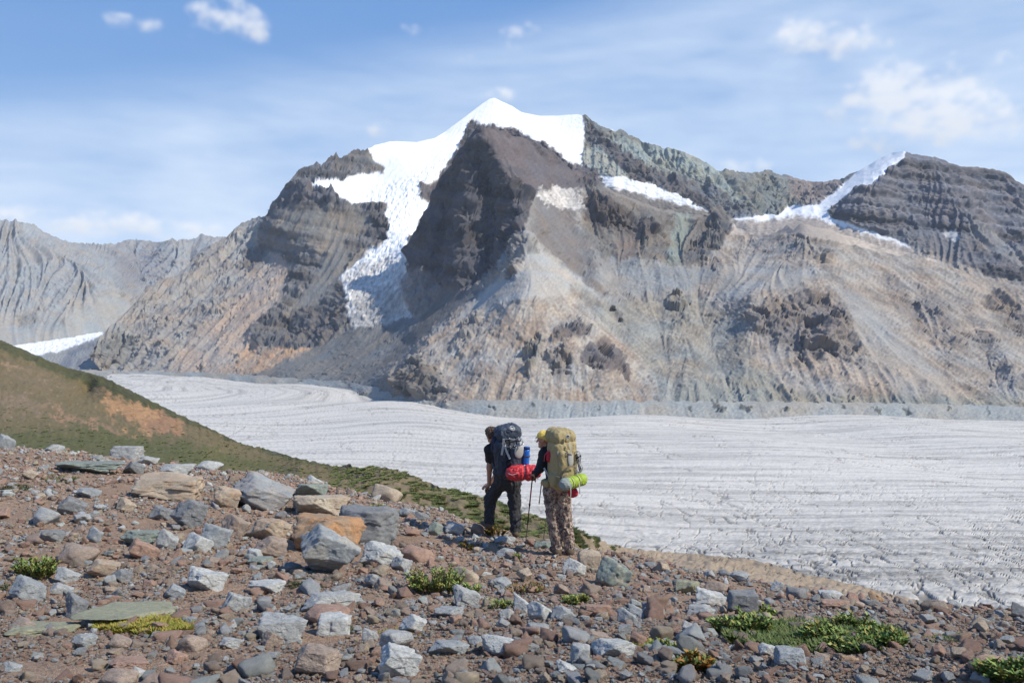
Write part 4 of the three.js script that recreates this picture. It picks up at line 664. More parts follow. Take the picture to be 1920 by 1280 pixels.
stone(197, 1085, 62, 36, 'T', '', 'pinkish tan rock right of the left shrub', { rust: 0.35 });
stone(227, 1095, 38, 28, 'D', '', 'grey rock touching the right of the pinkish tan rock');
stone(125, 1093, 50, 28, 'G', '', 'grey rock beside the left shrub stems');
stone(115, 1118, 42, 24, 'G', '', 'low grey rock right of the blue-grey boulder below the shrub');
stone(243, 1172, 178, 30, 'K', 'f', 'broad flat olive-green slab sunk in the soil at lower left', { dp: 1.05, lift: -11 });
stone(88, 1196, 122, 30, 'K', 'f', 'second flat olive slab at the lower left corner', { dp: 0.9, lift: -11 });
stone(143, 1160, 42, 52, 'D', 's', 'upright tilted grey stone standing on the flat olive slab', { tilt: 0.25 });
stone(445, 1150, 54, 38, 'G', '', 'speckled grey rock left of the dark low heather mat');
stone(386, 1108, 76, 44, 'W', '', 'pale rough boulder right of the flat olive slab');
stone(330, 1122, 40, 26, 'B', '', 'small blue-grey rock at the right end of the flat olive slab');
stone(500, 1115, 68, 26, 'W', 'f', 'long low pale rock above the dark heather mat');
stone(622, 1152, 104, 40, 'G', 'f', 'broad grey boulder behind the flat red-brown one');
stone(612, 1174, 88, 34, 'R', 'rf', 'flat red-brown boulder lying on the broad grey one');
stone(626, 1190, 62, 36, 'W', 'b', 'cream-white block in front of the flat red-brown boulder');
stone(530, 1206, 96, 50, 'G', 'f', 'wide pale grey flat boulder left of the cream-white block');
stone(508, 1215, 42, 30, 'M', 's', 'dark brown wedge in front of the wide pale grey flat boulder');
stone(595, 1268, 84, 54, 'M', 'b', 'squarish brown boulder at the bottom edge');
stone(748, 1272, 86, 56, 'W', '', 'pale angular boulder at the bottom edge below the middle');
stone(945, 1236, 84, 42, 'W', '', 'white speckled boulder below the middle, dark rock at its right');
stone(985, 1230, 52, 32, 'D', '', 'dark grey rock at the right of the white speckled boulder');
stone(743, 1214, 64, 28, 'G', 'rf', 'pale low boulder above the pale angular one at the bottom');
stone(773, 1186, 52, 32, 'W', 's', 'pale triangular rock beside the olive moss patch');
stone(1062, 1264, 40, 24, 'W', '', 'small white rock at the bottom right of the middle');
stone(1089, 1248, 38, 38, 'G', 'b', 'pale upright block near the bottom right of the middle');
stone(1076, 1079, 46, 34, 'W', '', 'pale grey rock beside the boots of the hiker in patterned trousers');
stone(1106, 1070, 48, 38, 'T', 'b', 'tan-grey block right of the hiker in patterned trousers');
stone(1150, 1098, 68, 54, 'N', '', 'two-toned green and pale boulder on the brow right of the hikers', { pale: 0.9 });
stone(1289, 1116, 50, 26, 'K', 'f', 'pale greenish flat rock on the brow above the white boulder');
stone(1331, 1136, 62, 34, 'W', '', 'white boulder left of the dark split block');
stone(1392, 1154, 56, 44, 'D', 'b', 'dark split block on the right, above the green plants');
stone(1344, 1113, 44, 22, 'M', 'r', 'brown rounded rock behind the white boulder');
stone(1314, 1158, 54, 22, 'G', 'f', 'flat grey rock in front of the white boulder');
stone(1200, 1163, 42, 28, 'B', '', 'blue-grey rock at the right of the plants near the middle');
stone(1176, 1171, 38, 30, 'B', '', 'second blue-grey rock, lower and left of the other');
stone(1122, 1157, 48, 22, 'R', 'f', 'flat dull red rock near the middle plants');
stone(1558, 1126, 46, 18, 'W', 'f', 'pale rock on the brow with a brown one below it');
stone(1565, 1142, 54, 16, 'R', 'f', 'flat brown rock below the pale one on the right brow');
stone(1645, 1127, 32, 18, 'O', 's', 'tan triangular rock on the right brow against the sand');
stone(1911, 1158, 30, 28, 'D', '', 'dark rock at the right edge against the glacier');
stone(1483, 1252, 60, 32, 'B', 'b', 'grey block at the lower edge of the green plant patch');
stone(1440, 1228, 34, 20, 'W', '', 'small pale rock at the left of the green plant patch edge');
stone(1540, 1244, 36, 20, 'M', '', 'brown rock right of the grey block by the plant patch');
stone(1752, 1195, 42, 13, 'B', 'f', 'thin flat pale slab on the right slope');
stone(1842, 1174, 26, 19, 'G', '', 'small round grey rock near the right brow');
stone(1862, 1270, 84, 36, 'R', 'r', 'large brown boulder in the lower right corner');
stone(1152, 1237, 78, 34, 'W', 'f', 'long pale boulder below the dull red flat rock');
stone(1124, 1207, 48, 24, 'M', '', 'purple-brown rock above the long pale boulder');
stone(1592, 1243, 36, 14, 'O', '', 'small tan rock under the right plant patch');
stone(874, 1138, 52, 40, 'G', '', 'grey rock in front of the middle leafy shrub');
stone(872, 1098, 52, 34, 'T', 'r', 'tan rock behind the middle leafy shrub');
stone(981, 1149, 38, 36, 'W', 's', 'pale pointed rock right of the middle shrub');
stone(1014, 1165, 52, 36, 'W', '', 'pale grey rock right of the pale pointed one');
stone(1055, 1165, 48, 28, 'B', '', 'grey-blue rock at the end of the row right of the middle shrub');
stone(842, 1158, 58, 18, 'B', 'f', 'thin grey slab below the middle leafy shrub');
stone(853, 1003, 36, 26, 'W', '', 'pale rock on the brow left of the man in dark trousers');
stone(895, 1001, 24, 20, 'R', 'r', 'small brown round rock beside the left boot of the man');
stone(725, 941, 60, 34, 'T', 'r', 'pale rounded boulder on the brow against the green slope');
stone(764, 969, 36, 17, 'B', '', 'blue-grey rock on the brow right of the dark square-edged block');
stone(791, 976, 32, 18, 'D', '', 'dark rock beside the blue-grey one on the brow');
stone(817, 1005, 28, 28, 'N', '', 'green-grey upright rock on the brow below the dark rock');
stone(946, 1022, 40, 16, 'G', 'f', 'flat pale rock under the right boot of the man');
stone(1018, 1030, 36, 15, 'N', 'f', 'flat green-grey rock between the two hikers');
stone(948, 1046, 40, 18, 'B', '', 'blue-grey rock in front of the hikers');
stone(856, 1214, 40, 22, 'O', '', 'small orange rock with a blue-grey one beside it', { rust: 0.7 });
stone(893, 1213, 38, 20, 'B', '', 'blue-grey rock right of the small orange one');
stone(842, 1232, 76, 26, 'B', 'f', 'flat grey slab below the small orange rock');
stone(222, 1290, 66, 32, 'M', 'r', 'mauve boulder cut by the bottom edge at left');
stone(262, 1272, 30, 20, 'W', '', 'small speckled white rock near the bottom left');
stone(246, 1256, 84, 18, 'R', 'f', 'flat tan-brown slab near the bottom left');
stone(22, 1262, 34, 20, 'B', '', 'blue-grey rock at the bottom left edge');
stone(158, 1216, 44, 26, 'B', '', 'dark blue rock at the left end of the yellow moss');
stone(225, 1217, 46, 24, 'M', 'r', 'round brown rock in front of the yellow moss');
stone(362, 1222, 52, 32, 'M', 'r', 'round mauve rock at the right front of the yellow moss');
stone(432, 1216, 42, 18, 'G', 'f', 'flat speckled grey rock right of the round mauve rock');
stone(45, 1183, 52, 22, 'M', 'r', 'rounded brown rock on the left olive slab');
stone(330, 1245, 44, 24, 'R', '', 'reddish rock below the round mauve rock');
stone(694, 1205, 30, 26, 'G', '', 'grey rock between the cream-white block and the moss patch');
// further stones, one by one, too alike to tell apart
{
  const r = rng(4242), kinds = [['G', '', 'grey stones scattered on the slope', 'small angular grey stone'], ['B', '', 'blue-grey stones scattered on the slope', 'small blue-grey stone'], ['M', '', 'mauve-brown stones scattered on the slope', 'small mauve-brown stone'], ['R', '', 'reddish stones scattered on the slope', 'small reddish stone'], ['W', '', 'whitish stones scattered on the slope', 'small whitish stone'], ['T', '', 'tan stones scattered on the slope', 'small tan stone']];
  const browY = pl(brow.map((q) => [q[0], q[1]])), odds = [0.26, 0.2, 0.2, 0.12, 0.12, 0.1];
  const bank = kinds.map(([tone], i) => [0, 1, 2, 3].map((k) => finishStone(stoneGeometry(9000 + i * 40 + k, 9, { flat: k === 1, faces: [9, 8, 7, 6][k] }), tone, 55 * i + k * 9, 1 * 0.3, [0.75, 0.5, 0.7, 0.7][k] * 0.3, 0.85 * 0.3)));
  let n = 0, guard = 0;
  while (n < 190 && guard++ < 6000) {
    const px = -40 + 2000 * r(), top = browY(px) + 2, py = top + (1286 - top) * Math.pow(r(), 0.85), w = 15 + 24 * Math.pow(r(), 1.6);
    if (taken.some(([x, y, tw, th]) => Math.abs(px - x) < (tw + w) * 0.42 && Math.abs(py - y) < (th + w * 0.6) * 0.5)) continue;
    if (px > 1320 && px < 1720 && py > 1165 && py < 1248 && r() < 0.7) continue;
    if (px > 885 && px < 1080 && py < 1048) continue;
    let q = r(), i = 0; while (q > odds[i] && i < 5) q -= odds[i++];
    const f = onGround(px, py), s = w * (-f.z) / F / 0.3, k = Math.floor(r() * 4), m = new THREE.Mesh(bank[i][k], stoneMat);
    m.name = numbered('stone'); m.scale.setScalar(s); m.rotation.set((r() - 0.5) * 0.4, r() * 6.28, (r() - 0.5) * 0.4);
    m.position.set(f.x, f.y + 0.3 * s * 0.18, f.z - 0.12 * s); tag(m, nearName(px, py, kinds[i][3]), 'stone', kinds[i][2]); scene.add(m); shade(m); taken.push([px, py - w * 0.25, w, w * 0.6]); n++;
  }
}
// gravel: countless small stones over the earth
{
  const r = rng(777), tones = [['M', 0.29], ['R', 0.32], ['T', 0.12], ['G', 0.13], ['B', 0.08], ['W', 0.06]], bd = pl(brow.map((q) => [(q[0] - CX) / F, q[2]]));
  const lists = tones.map(() => [[], []]);
  const add = (count, s0, s1, pw, dMax) => {
    for (let n = 0; n < count; n++) {
      const d = Math.sqrt(mix(3.2 * 3.2, dMax * dMax, r())), u = -0.90 + 1.95 * r(); if (d > bd(u) * 1.25) continue;
      const x = u * d, z = -d, cl = fbm2(x * 0.55 + 20, z * 0.55, 3); if (r() > 0.68 + 1.3 * cl) continue;
      let q = r(), i = 0; while (q > tones[i][1] && i < 5) q -= tones[i++][1];
      const s = s0 * Math.pow(s1 / s0, Math.pow(r(), pw)); lists[i][r() < 0.5 ? 0 : 1].push([x, z, s, r() * 6.28, (r() - 0.5) * 0.9, (r() - 0.5) * 0.9, 0.72 + 0.5 * r(), 0.55 + 0.4 * r()]);
    }
  };
  add(178000, 0.011, 0.035, 1.2, 9); add(150000, 0.02, 0.055, 1.5, 24); add(36000, 0.05, 0.13, 2.1, 24); add(3600, 0.10, 0.22, 1.9, 24);
  const M = new THREE.Matrix4(), Q = new THREE.Quaternion(), E = new THREE.Euler(), V = new THREE.Vector3(), S = new THREE.Vector3(), C = new THREE.Color();
  const names = { M: 'mauve-brown', R: 'reddish-brown', T: 'tan', G: 'grey', B: 'blue-grey', W: 'whitish' };
  tones.forEach(([tone], i) => lists[i].forEach((list, v) => {
    const g = finishStone(stoneGeometry(500 + i * 3 + v, 4, { faces: v ? 9 : 6, flat: v === 1 }), tone, i * 7 + v, 1, 0.72, 0.85);
    const im = new THREE.InstancedMesh(g, stoneMat, list.length);
    list.forEach(([x, z, s, a, b, c, t, fl], k) => { Q.setFromEuler(E.set(b, a, c)); M.compose(V.set(x, groundH(x, z) + s * fl * 0.2, z), Q, S.set(s, s * fl * 1.2, s)); im.setMatrixAt(k, M); im.setColorAt(k, C.setRGB(t, t * (0.97 + 0.06 * ((k * 0.618) % 1)), t)); });
    im.name = numbered('gravel'); tag(im, (v ? 'blocky ' : 'splintered ') + names[tone] + ' gravel strewn over the foreground slope', 'gravel', null, 'stuff'); scene.add(im); shade(im);
  }));
}

// ---------------------------------------------------------------- plants
const leafMat = new THREE.MeshPhysicalMaterial({ vertexColors: true, roughness: 0.6, side: THREE.DoubleSide, transmission: 0, specularIntensity: 0.5 });
const stemMat = new THREE.MeshStandardMaterial({ color: new THREE.Color().setRGB(0.16, 0.10, 0.06), roughness: 0.9 });
class Mesher { constructor() { this.p = []; this.c = []; this.i = []; }
  leaf(base, dir, side, len, wid, c, fold = 0.25) { // a folded, pointed leaf of six faces
    const up = new THREE.Vector3().crossVectors(side, dir).normalize(), n = this.p.length / 3, put = (v, k) => { this.p.push(v.x, v.y, v.z); this.c.push(c[0] * k, c[1] * k, c[2] * k); };
    const q = (t, s, h) => base.clone().addScaledVector(dir, len * t).addScaledVector(side, wid * s).addScaledVector(up, len * h);
    put(q(0, 0, 0), 1); put(q(0.4, 0.5, fold * 0.3), 1); put(q(0.4, -0.5, fold * 0.3), 1); put(q(0.45, 0, 0.02), 1.05); put(q(0.8, 0.32, fold * 0.2 - 0.06), 1); put(q(0.8, -0.32, fold * 0.2 - 0.06), 1); put(q(1, 0, -0.12), 1);
    this.i.push(n, n + 3, n + 1, n, n + 2, n + 3, n + 1, n + 3, n + 4, n + 3, n + 2, n + 5, n + 3, n + 6, n + 4, n + 3, n + 5, n + 6);
  }
  blade(base, dir, side, len, wid, c) { const n = this.p.length / 3, put = (v) => { this.p.push(v.x, v.y, v.z); this.c.push(...c); }; put(base.clone().addScaledVector(side, wid / 2)); put(base.clone().addScaledVector(side, -wid / 2)); put(base.clone().addScaledVector(dir, len * 0.6).addScaledVector(side, wid * 0.35)); put(base.clone().addScaledVector(dir, len * 0.6).addScaledVector(side, -wid * 0.35)); put(base.clone().addScaledVector(dir, len).add(new THREE.Vector3(0, -len * 0.12, 0))); this.i.push(n, n + 1, n + 2, n + 2, n + 1, n + 3, n + 2, n + 3, n + 4); }
  geo() { const g = new THREE.BufferGeometry(); g.setAttribute('position', new THREE.Float32BufferAttribute(this.p, 3)); g.setAttribute('color', new THREE.Float32BufferAttribute(this.c, 3)); g.setIndex(this.i); g.computeVertexNormals(); return g; }
}
const LEAF = { willow: [[0.12, 0.19, 0.04], [0.18, 0.24, 0.055], [0.10, 0.15, 0.035], [0.24, 0.29, 0.09], [0.24, 0.20, 0.05]], autumn: [[0.14, 0.15, 0.035], [0.26, 0.17, 0.035], [0.30, 0.13, 0.03], [0.10, 0.14, 0.04]], mat: [[0.065, 0.10, 0.022], [0.085, 0.13, 0.028], [0.11, 0.12, 0.035]], moss: [[0.22, 0.22, 0.03], [0.28, 0.24, 0.04], [0.17, 0.19, 0.03], [0.30, 0.20, 0.05]], heath: [[0.07, 0.075, 0.035], [0.10, 0.085, 0.045], [0.06, 0.08, 0.03]] };
// a low shrub: stems fanning from the root, leaves along them
function shrub(cx, by, w, h, kind, label, o = {}) {
  const root = onGround(cx, by), m = -root.z / F, W = w * m * 1.1, H = h * m * 0.85, r = rng(cx * 3 + by), set = LEAF[kind];
  const t = new THREE.Group(); t.name = numbered(o.name ?? 'shrub'); t.position.copy(root); tag(t, label, o.cat ?? 'shrub'); scene.add(t);
  const L = new Mesher(), stems = [], n = Math.round((o.stems ?? 26) * 1.9), ll = (o.leaf ?? 0.032) * 1.3, per = o.per ?? 18;
  for (let s = 0; s < n; s++) {
    const a = r() * 6.283, rad = Math.sqrt(r()), bx = Math.cos(a) * rad * W * 0.36, bz = Math.sin(a) * rad * W * 0.26, y0 = groundH(root.x + bx, root.z + bz) - root.y;
    const lean = 0.35 + 0.5 * r(), hh = H * (1 - 0.45 * rad * rad) * (0.6 + 0.5 * r()), tip = new THREE.Vector3(bx + Math.cos(a) * hh * lean * (o.spread ?? 0.8), y0 + hh, bz + Math.sin(a) * hh * lean * 0.7), base = new THREE.Vector3(bx * 0.8, y0 - 0.01, bz * 0.8), midp = base.clone().lerp(tip, 0.5).add(new THREE.Vector3((r() - 0.5) * 0.05, 0.01, (r() - 0.5) * 0.05));
    const cv = new THREE.QuadraticBezierCurve3(base, midp, tip); stems.push(new THREE.TubeGeometry(cv, 4, 0.0035, 4));
    for (let k = 0; k < per; k++) {
      const u = 0.22 + 0.78 * (k + r()) / per, p = cv.getPoint(Math.min(u, 1)), tg = cv.getTangent(Math.min(u, 1)), b = k * 2.4 + r(), out = new THREE.Vector3(Math.cos(b), 0.25 * r(), Math.sin(b));
      const dir = out.multiplyScalar(0.75).addScaledVector(tg, 0.75).normalize(), side = new THREE.Vector3().crossVectors(dir, new THREE.Vector3(r() - 0.5, 1, r() - 0.5)).normalize(), c = set[Math.floor(r() * set.length)], v = 0.8 + 0.45 * r();
      L.leaf(p, dir, side, ll * (0.65 + 0.6 * r()), ll * 0.42, c.map((q) => q * v));
    }
  }
  const st = new THREE.Mesh(mergeGeometries(stems), stemMat); st.name = 'stems'; st.userData.kind = 'stuff'; t.add(st);
  const fo = new THREE.Mesh(L.geo(), leafMat); fo.name = 'foliage'; fo.userData.kind = 'stuff'; t.add(fo);
  return shade(t);
}
// a low mat of moss or grass: short blades over a patch of ground
function mat(cx, by, w, h, kind, label, o = {}) {
  const r = rng(cx * 5 + by), L = new Mesher(), set = LEAF[kind], n = o.n ?? Math.round(w * h * 0.5), root = onGround(cx, by - h / 2);
  for (let k = 0; k < n; k++) {
    const a = r() * 6.283, rad = Math.sqrt(r()), px = cx + Math.cos(a) * rad * w / 2, py = by - h / 2 + Math.sin(a) * rad * h / 2; if (n2(px * 0.05 + 9, py * 0.12) < -0.35 + 0.7 * rad * rad - 0.25) continue;
    const g = onGround(px, py); g.sub(root); const s = o.len ?? 0.035;
    for (let q = 0; q < 4; q++) { const b = r() * 6.283, dir = new THREE.Vector3(Math.cos(b) * 0.7, 0.5 + 0.6 * r(), Math.sin(b) * 0.7).normalize(), side = new THREE.Vector3(-Math.sin(b), 0, Math.cos(b)), c = set[Math.floor(r() * set.length)], v = 0.75 + 0.5 * r(); L.blade(g.clone().add(new THREE.Vector3((r() - 0.5) * 0.04, -0.005, (r() - 0.5) * 0.04)), dir, side, s * (0.6 + 0.8 * r()), s * 0.22, c.map((x) => x * v)); }
  }
  const m = new THREE.Mesh(L.geo(), leafMat); m.name = numbered(o.name ?? 'grass_mat'); m.position.copy(root); tag(m, label, o.cat ?? 'grass', null, 'stuff'); scene.add(m); return shade(m);
}
shrub(815, 1112, 118, 52, 'willow', 'leafy green shrub in the middle of the slope', { stems: 46 });
shrub(872, 1122, 50, 34, 'willow', 'small leafy shrub drooping over the grey rock, right of the middle shrub', { stems: 18 });
shrub(66, 1084, 78, 46, 'willow', 'leafy green shrub at the left between stones', { stems: 34 });
shrub(1392, 1192, 120, 48, 'willow', 'left end shrub of the green plant patch, upright leaves with orange tips', { stems: 46 });
shrub(1428, 1162, 46, 30, 'willow', 'small shrub in front of the dark split block', { stems: 16 });
shrub(1600, 1182, 80, 36, 'willow', 'pale green shrub at the back of the plant patch', { stems: 30 });
shrub(1540, 1204, 90, 36, 'willow', 'dense green shrub at the centre of the plant patch', { stems: 34 });
shrub(1655, 1216, 100, 36, 'willow', 'dense green shrub at the right of the plant patch', { stems: 36 });
shrub(1590, 1222, 90, 30, 'willow', 'low green shrub at the front of the plant patch', { stems: 30 });
shrub(1305, 1258, 66, 32, 'autumn', 'small shrub with yellow and orange leaves at the bottom', { stems: 24 });
shrub(1885, 1282, 96, 46, 'willow', 'leafy shrub in the bottom right corner', { stems: 36 });
shrub(935, 1142, 54, 18, 'willow', 'low sparse creeping shrub left of the pale pointed rock', { stems: 16, spread: 1.2, leaf: 0.024 });
shrub(985, 1110, 80, 22, 'autumn', 'creeping sparse shrub with thin stems above the pale pointed rock', { stems: 16, spread: 1.5, per: 9, leaf: 0.024 });
shrub(1075, 1132, 60, 18, 'willow', 'low creeping shrub above the dull red flat rock', { stems: 18, spread: 1.2, leaf: 0.024 });
shrub(930, 1003, 42, 22, 'autumn', 'small leafy plant hiding the left boot of the man', { stems: 18, leaf: 0.03 });
shrub(876, 1030, 30, 14, 'autumn', 'tiny sparse plant in front of the small brown round rock', { stems: 9, leaf: 0.024 });
shrub(708, 957, 40, 12, 'willow', 'tiny plant beside the dark square-edged block', { stems: 10, leaf: 0.03 });
shrub(972, 1052, 10, 18, 'willow', 'tiny upright plant in front of the hikers', { stems: 4, leaf: 0.028 });
shrub(1240, 1222, 60, 22, 'willow', 'low shrub right of the long pale boulder', { stems: 16, leaf: 0.024 });
shrub(30, 1105, 70, 12, 'heath', 'low creeping mat of twigs below the left shrub', { stems: 20, spread: 1.4, leaf: 0.02 });
mat(270, 1192, 190, 30, 'moss', 'yellow-green moss carpet in front of the flat olive slab', { n: 4200, len: 0.06, name: 'moss', cat: 'moss' });
mat(575, 1108, 70, 22, 'heath', 'dark low heather mat left of the red-brown flat boulder', { n: 1200, len: 0.035 });
mat(755, 1198, 86, 24, 'moss', 'olive moss patch beside the pale triangular rock', { n: 700, len: 0.02, name: 'moss', cat: 'moss' });
mat(1530, 1230, 330, 62, 'mat', 'green grass carpet under the plant patch on the right', { n: 7000, len: 0.075 });
mat(1040, 1196, 90, 16, 'moss', 'thin yellowish moss strip above the long pale boulder', { n: 500, len: 0.02, name: 'moss', cat: 'moss' });
mat(1200, 1213, 60, 14, 'moss', 'brownish moss cushion right of the long pale boulder', { n: 500, len: 0.025, name: 'moss', cat: 'moss' });
mat(30, 920, 70, 10, 'heath', 'low dark plants on the soil at the far left', { n: 300, len: 0.05 });
mat(115, 905, 70, 14, 'mat', 'thin grass tufts below the long greenish slab', { n: 260, len: 0.05 });
mat(140, 850, 110, 12, 'mat', 'grass fringe on the brow left of the pale flat-topped block', { n: 420, len: 0.08 });
mat(415, 1000, 30, 14, 'moss', 'small moss tuft by the mauve-brown rock', { n: 160, len: 0.03, name: 'moss', cat: 'moss' });
mat(1620, 1195, 90, 16, 'heath', 'reddish ground plants behind the plant patch', { n: 500, len: 0.04 });
mat(1770, 1205, 90, 16, 'mat', 'sparse grass on the right slope below the thin flat slab', { n: 420, len: 0.04 });
mat(1230, 1140, 60, 14, 'mat', 'sparse grass beside the blue-grey rocks on the right', { n: 260, len: 0.035 });
mat(640, 1185, 40, 10, 'mat', 'grass wisps beside the flat red-brown boulder', { n: 140, len: 0.03 });
// tufts of grass and dwarf shrubs over the hillside behind the brow
{
  const r = rng(909), L = new Mesher();
  for (let k = 0; k < 46; k++) { const b = r() * 6.283, rad = 0.45 * Math.sqrt(r()), dir = new THREE.Vector3(Math.cos(b) * 0.6, 0.6 + 0.5 * r(), Math.sin(b) * 0.6).normalize(), side = new THREE.Vector3(-Math.sin(b), 0, Math.cos(b)), v = 0.75 + 0.5 * r(); L.blade(new THREE.Vector3(Math.cos(b) * rad, -0.02, Math.sin(b) * rad), dir, side, 0.24 + 0.22 * r(), 0.09, [v, v, v]); }
  const g = L.geo(), list = [], { pos, cols, rows, x0, step } = hill;
  for (let n = 0; n < 52000; n++) {
    const px = -60 + 1230 * r(), i = (px - x0) / step, j = Math.pow(r(), 1.1) * (rows - 14) + 2, k = (Math.floor(i) * rows + Math.floor(j)) * 3, d = -pos[k + 2]; if (d > 130) continue;
    const cl = fbm2(pos[k] / 0.8, pos[k + 1] / 0.55 + pos[k + 2] / 6, 3) + (px < 620 ? -0.22 : 0.03) - (px > 1020 ? 0.10 : 0) - (px > 1120 ? 0.3 : 0); if (cl < 0.13) continue;
    const fi = i - Math.floor(i), k2 = k + rows * 3; list.push([mix(pos[k], pos[k2], fi), mix(pos[k + 1], pos[k2 + 1], fi), mix(pos[k + 2], pos[k2 + 2], fi), (0.16 + 0.26 * r()) * Math.min(1.1, 0.55 + d / 120), r() * 6.28, r()]);
  }
  const im = new THREE.InstancedMesh(g, leafMat, list.length), M = new THREE.Matrix4(), Q = new THREE.Quaternion(), Y = new THREE.Vector3(0, 1, 0), C = new THREE.Color();
  list.forEach(([x, y, z, s, a, t], k) => { M.compose(new THREE.Vector3(x, y, z), Q.setFromAxisAngle(Y, a), new THREE.Vector3(s, s * 0.7, s)); im.setMatrixAt(k, M); const c = t < 0.6 ? [0.09, 0.115, 0.032] : t < 0.85 ? [0.13, 0.125, 0.045] : [0.16, 0.13, 0.06]; im.setColorAt(k, C.setRGB(...c)); });
  im.name = 'hill_grass'; tag(im, 'grass tufts and dwarf shrubs dotting the hillside behind the brow', 'grass', null, 'stuff'); scene.add(im); shade(im);
}

// ---------------------------------------------------------------- the two hikers
// smooth union of tapered capsules, meshed by surface nets
const qe = (e) => new THREE.Quaternion().setFromEuler(e);
const V3 = (x, y, z) => new THREE.Vector3(x, y, z);
function capDist(p, c) { const a = c.a, bx = c.b.x - a.x, by = c.b.y - a.y, bz = c.b.z - a.z, l2 = bx * bx + by * by + bz * bz, px = p[0] - a.x, py = p[1] - a.y, pz = p[2] - a.z, t = l2 ? clamp((px * bx + py * by + pz * bz) / l2) : 0; return Math.hypot(px - bx * t, py - by * t, pz - bz * t) - (c.ra + (c.rb - c.ra) * t); }
const cap = (a, b, ra, rb = ra) => ({ a, b, ra, rb });
const smin = (a, b, k) => { const h = Math.max(k - Math.abs(a - b), 0) / k; return Math.min(a, b) - h * h * k * 0.25; };
const union = (caps, k = 0.03) => (p) => { let d = 9; for (const c of caps) d = smin(d, capDist(p, c), k); return d; };
function bounds(caps, pad = 0.05) { const lo = V3(9e9, 9e9, 9e9), hi = V3(-9e9, -9e9, -9e9); for (const c of caps) for (const [v, r] of [[c.a, c.ra], [c.b, c.rb]]) { lo.min(V3(v.x - r, v.y - r, v.z - r)); hi.max(V3(v.x + r, v.y + r, v.z + r)); } return [lo.subScalar(pad), hi.addScalar(pad)]; }
function nets(f, lo, hi, cell) {
  const nx = Math.ceil((hi.x - lo.x) / cell) + 1, ny = Math.ceil((hi.y - lo.y) / cell) + 1, nz = Math.ceil((hi.z - lo.z) / cell) + 1, S = new Float32Array(nx * ny * nz), id = new Int32Array(nx * ny * nz).fill(-1), at3 = (i, j, k) => (k * ny + j) * nx + i, P = [], I = [], q = [0, 0, 0];
  for (let k = 0; k < nz; k++) for (let j = 0; j < ny; j++) for (let i = 0; i < nx; i++) { q[0] = lo.x + i * cell; q[1] = lo.y + j * cell; q[2] = lo.z + k * cell; S[at3(i, j, k)] = f(q); }
  for (let k = 0; k + 1 < nz; k++) for (let j = 0; j + 1 < ny; j++) for (let i = 0; i + 1 < nx; i++) {
    let m = 0, x = 0, y = 0, z = 0, n = 0; const v = []; for (let c = 0; c < 8; c++) { const s = S[at3(i + (c & 1), j + (c >> 1 & 1), k + (c >> 2))]; v.push(s); if (s < 0) m |= 1 << c; }
    if (m === 0 || m === 255) continue;
    for (const [a, b] of [[0, 1], [2, 3], [4, 5], [6, 7], [0, 2], [1, 3], [4, 6], [5, 7], [0, 4], [1, 5], [2, 6], [3, 7]]) { if ((v[a] < 0) === (v[b] < 0)) continue; const t = v[a] / (v[a] - v[b]); x += mix(a & 1, b & 1, t); y += mix(a >> 1 & 1, b >> 1 & 1, t); z += mix(a >> 2, b >> 2, t); n++; }
    id[at3(i, j, k)] = P.length / 3; P.push(lo.x + (i + x / n) * cell, lo.y + (j + y / n) * cell, lo.z + (k + z / n) * cell);
  }
  const quad = (a, b, c, d, flip) => { if (a < 0 || b < 0 || c < 0 || d < 0) return; if (flip) I.push(a, c, b, a, d, c); else I.push(a, b, c, a, c, d); };
  for (let k = 1; k + 1 < nz; k++) for (let j = 1; j + 1 < ny; j++) for (let i = 1; i + 1 < nx; i++) {
    const s = S[at3(i, j, k)] < 0;
    if (s !== S[at3(i + 1, j, k)] < 0) quad(id[at3(i, j - 1, k - 1)], id[at3(i, j, k - 1)], id[at3(i, j, k)], id[at3(i, j - 1, k)], !s);
    if (s !== S[at3(i, j + 1, k)] < 0) quad(id[at3(i - 1, j, k - 1)], id[at3(i - 1, j, k)], id[at3(i, j, k)], id[at3(i, j, k - 1)], !s);
    if (s !== S[at3(i, j, k + 1)] < 0) quad(id[at3(i - 1, j - 1, k)], id[at3(i, j - 1, k)], id[at3(i, j, k)], id[at3(i - 1, j, k)], !s);
  }
  const g = new THREE.BufferGeometry(); g.setAttribute('position', new THREE.Float32BufferAttribute(P, 3)); g.setIndex(I); g.computeVertexNormals(); return g;
}
const capsGeo = (caps, cell = 0.012, k = 0.03, rough) => { const u = union(caps, k), [lo, hi] = bounds(caps); return nets(rough ? (p) => u(p) + rough(p) : u, lo, hi, cell); };
const cloth = (c, o = {}) => new THREE.MeshStandardMaterial({ color: new THREE.Color().setRGB(...c), roughness: 0.85, ...o });
function part(parent, name, geo, mat_, label) { const m = new THREE.Mesh(geo, mat_); m.name = name; if (label) m.userData.label = label; m.castShadow = m.receiveShadow = true; if (!geo.userData.local) m.position.set(0, 0, 0); parent.add(m); return m; }
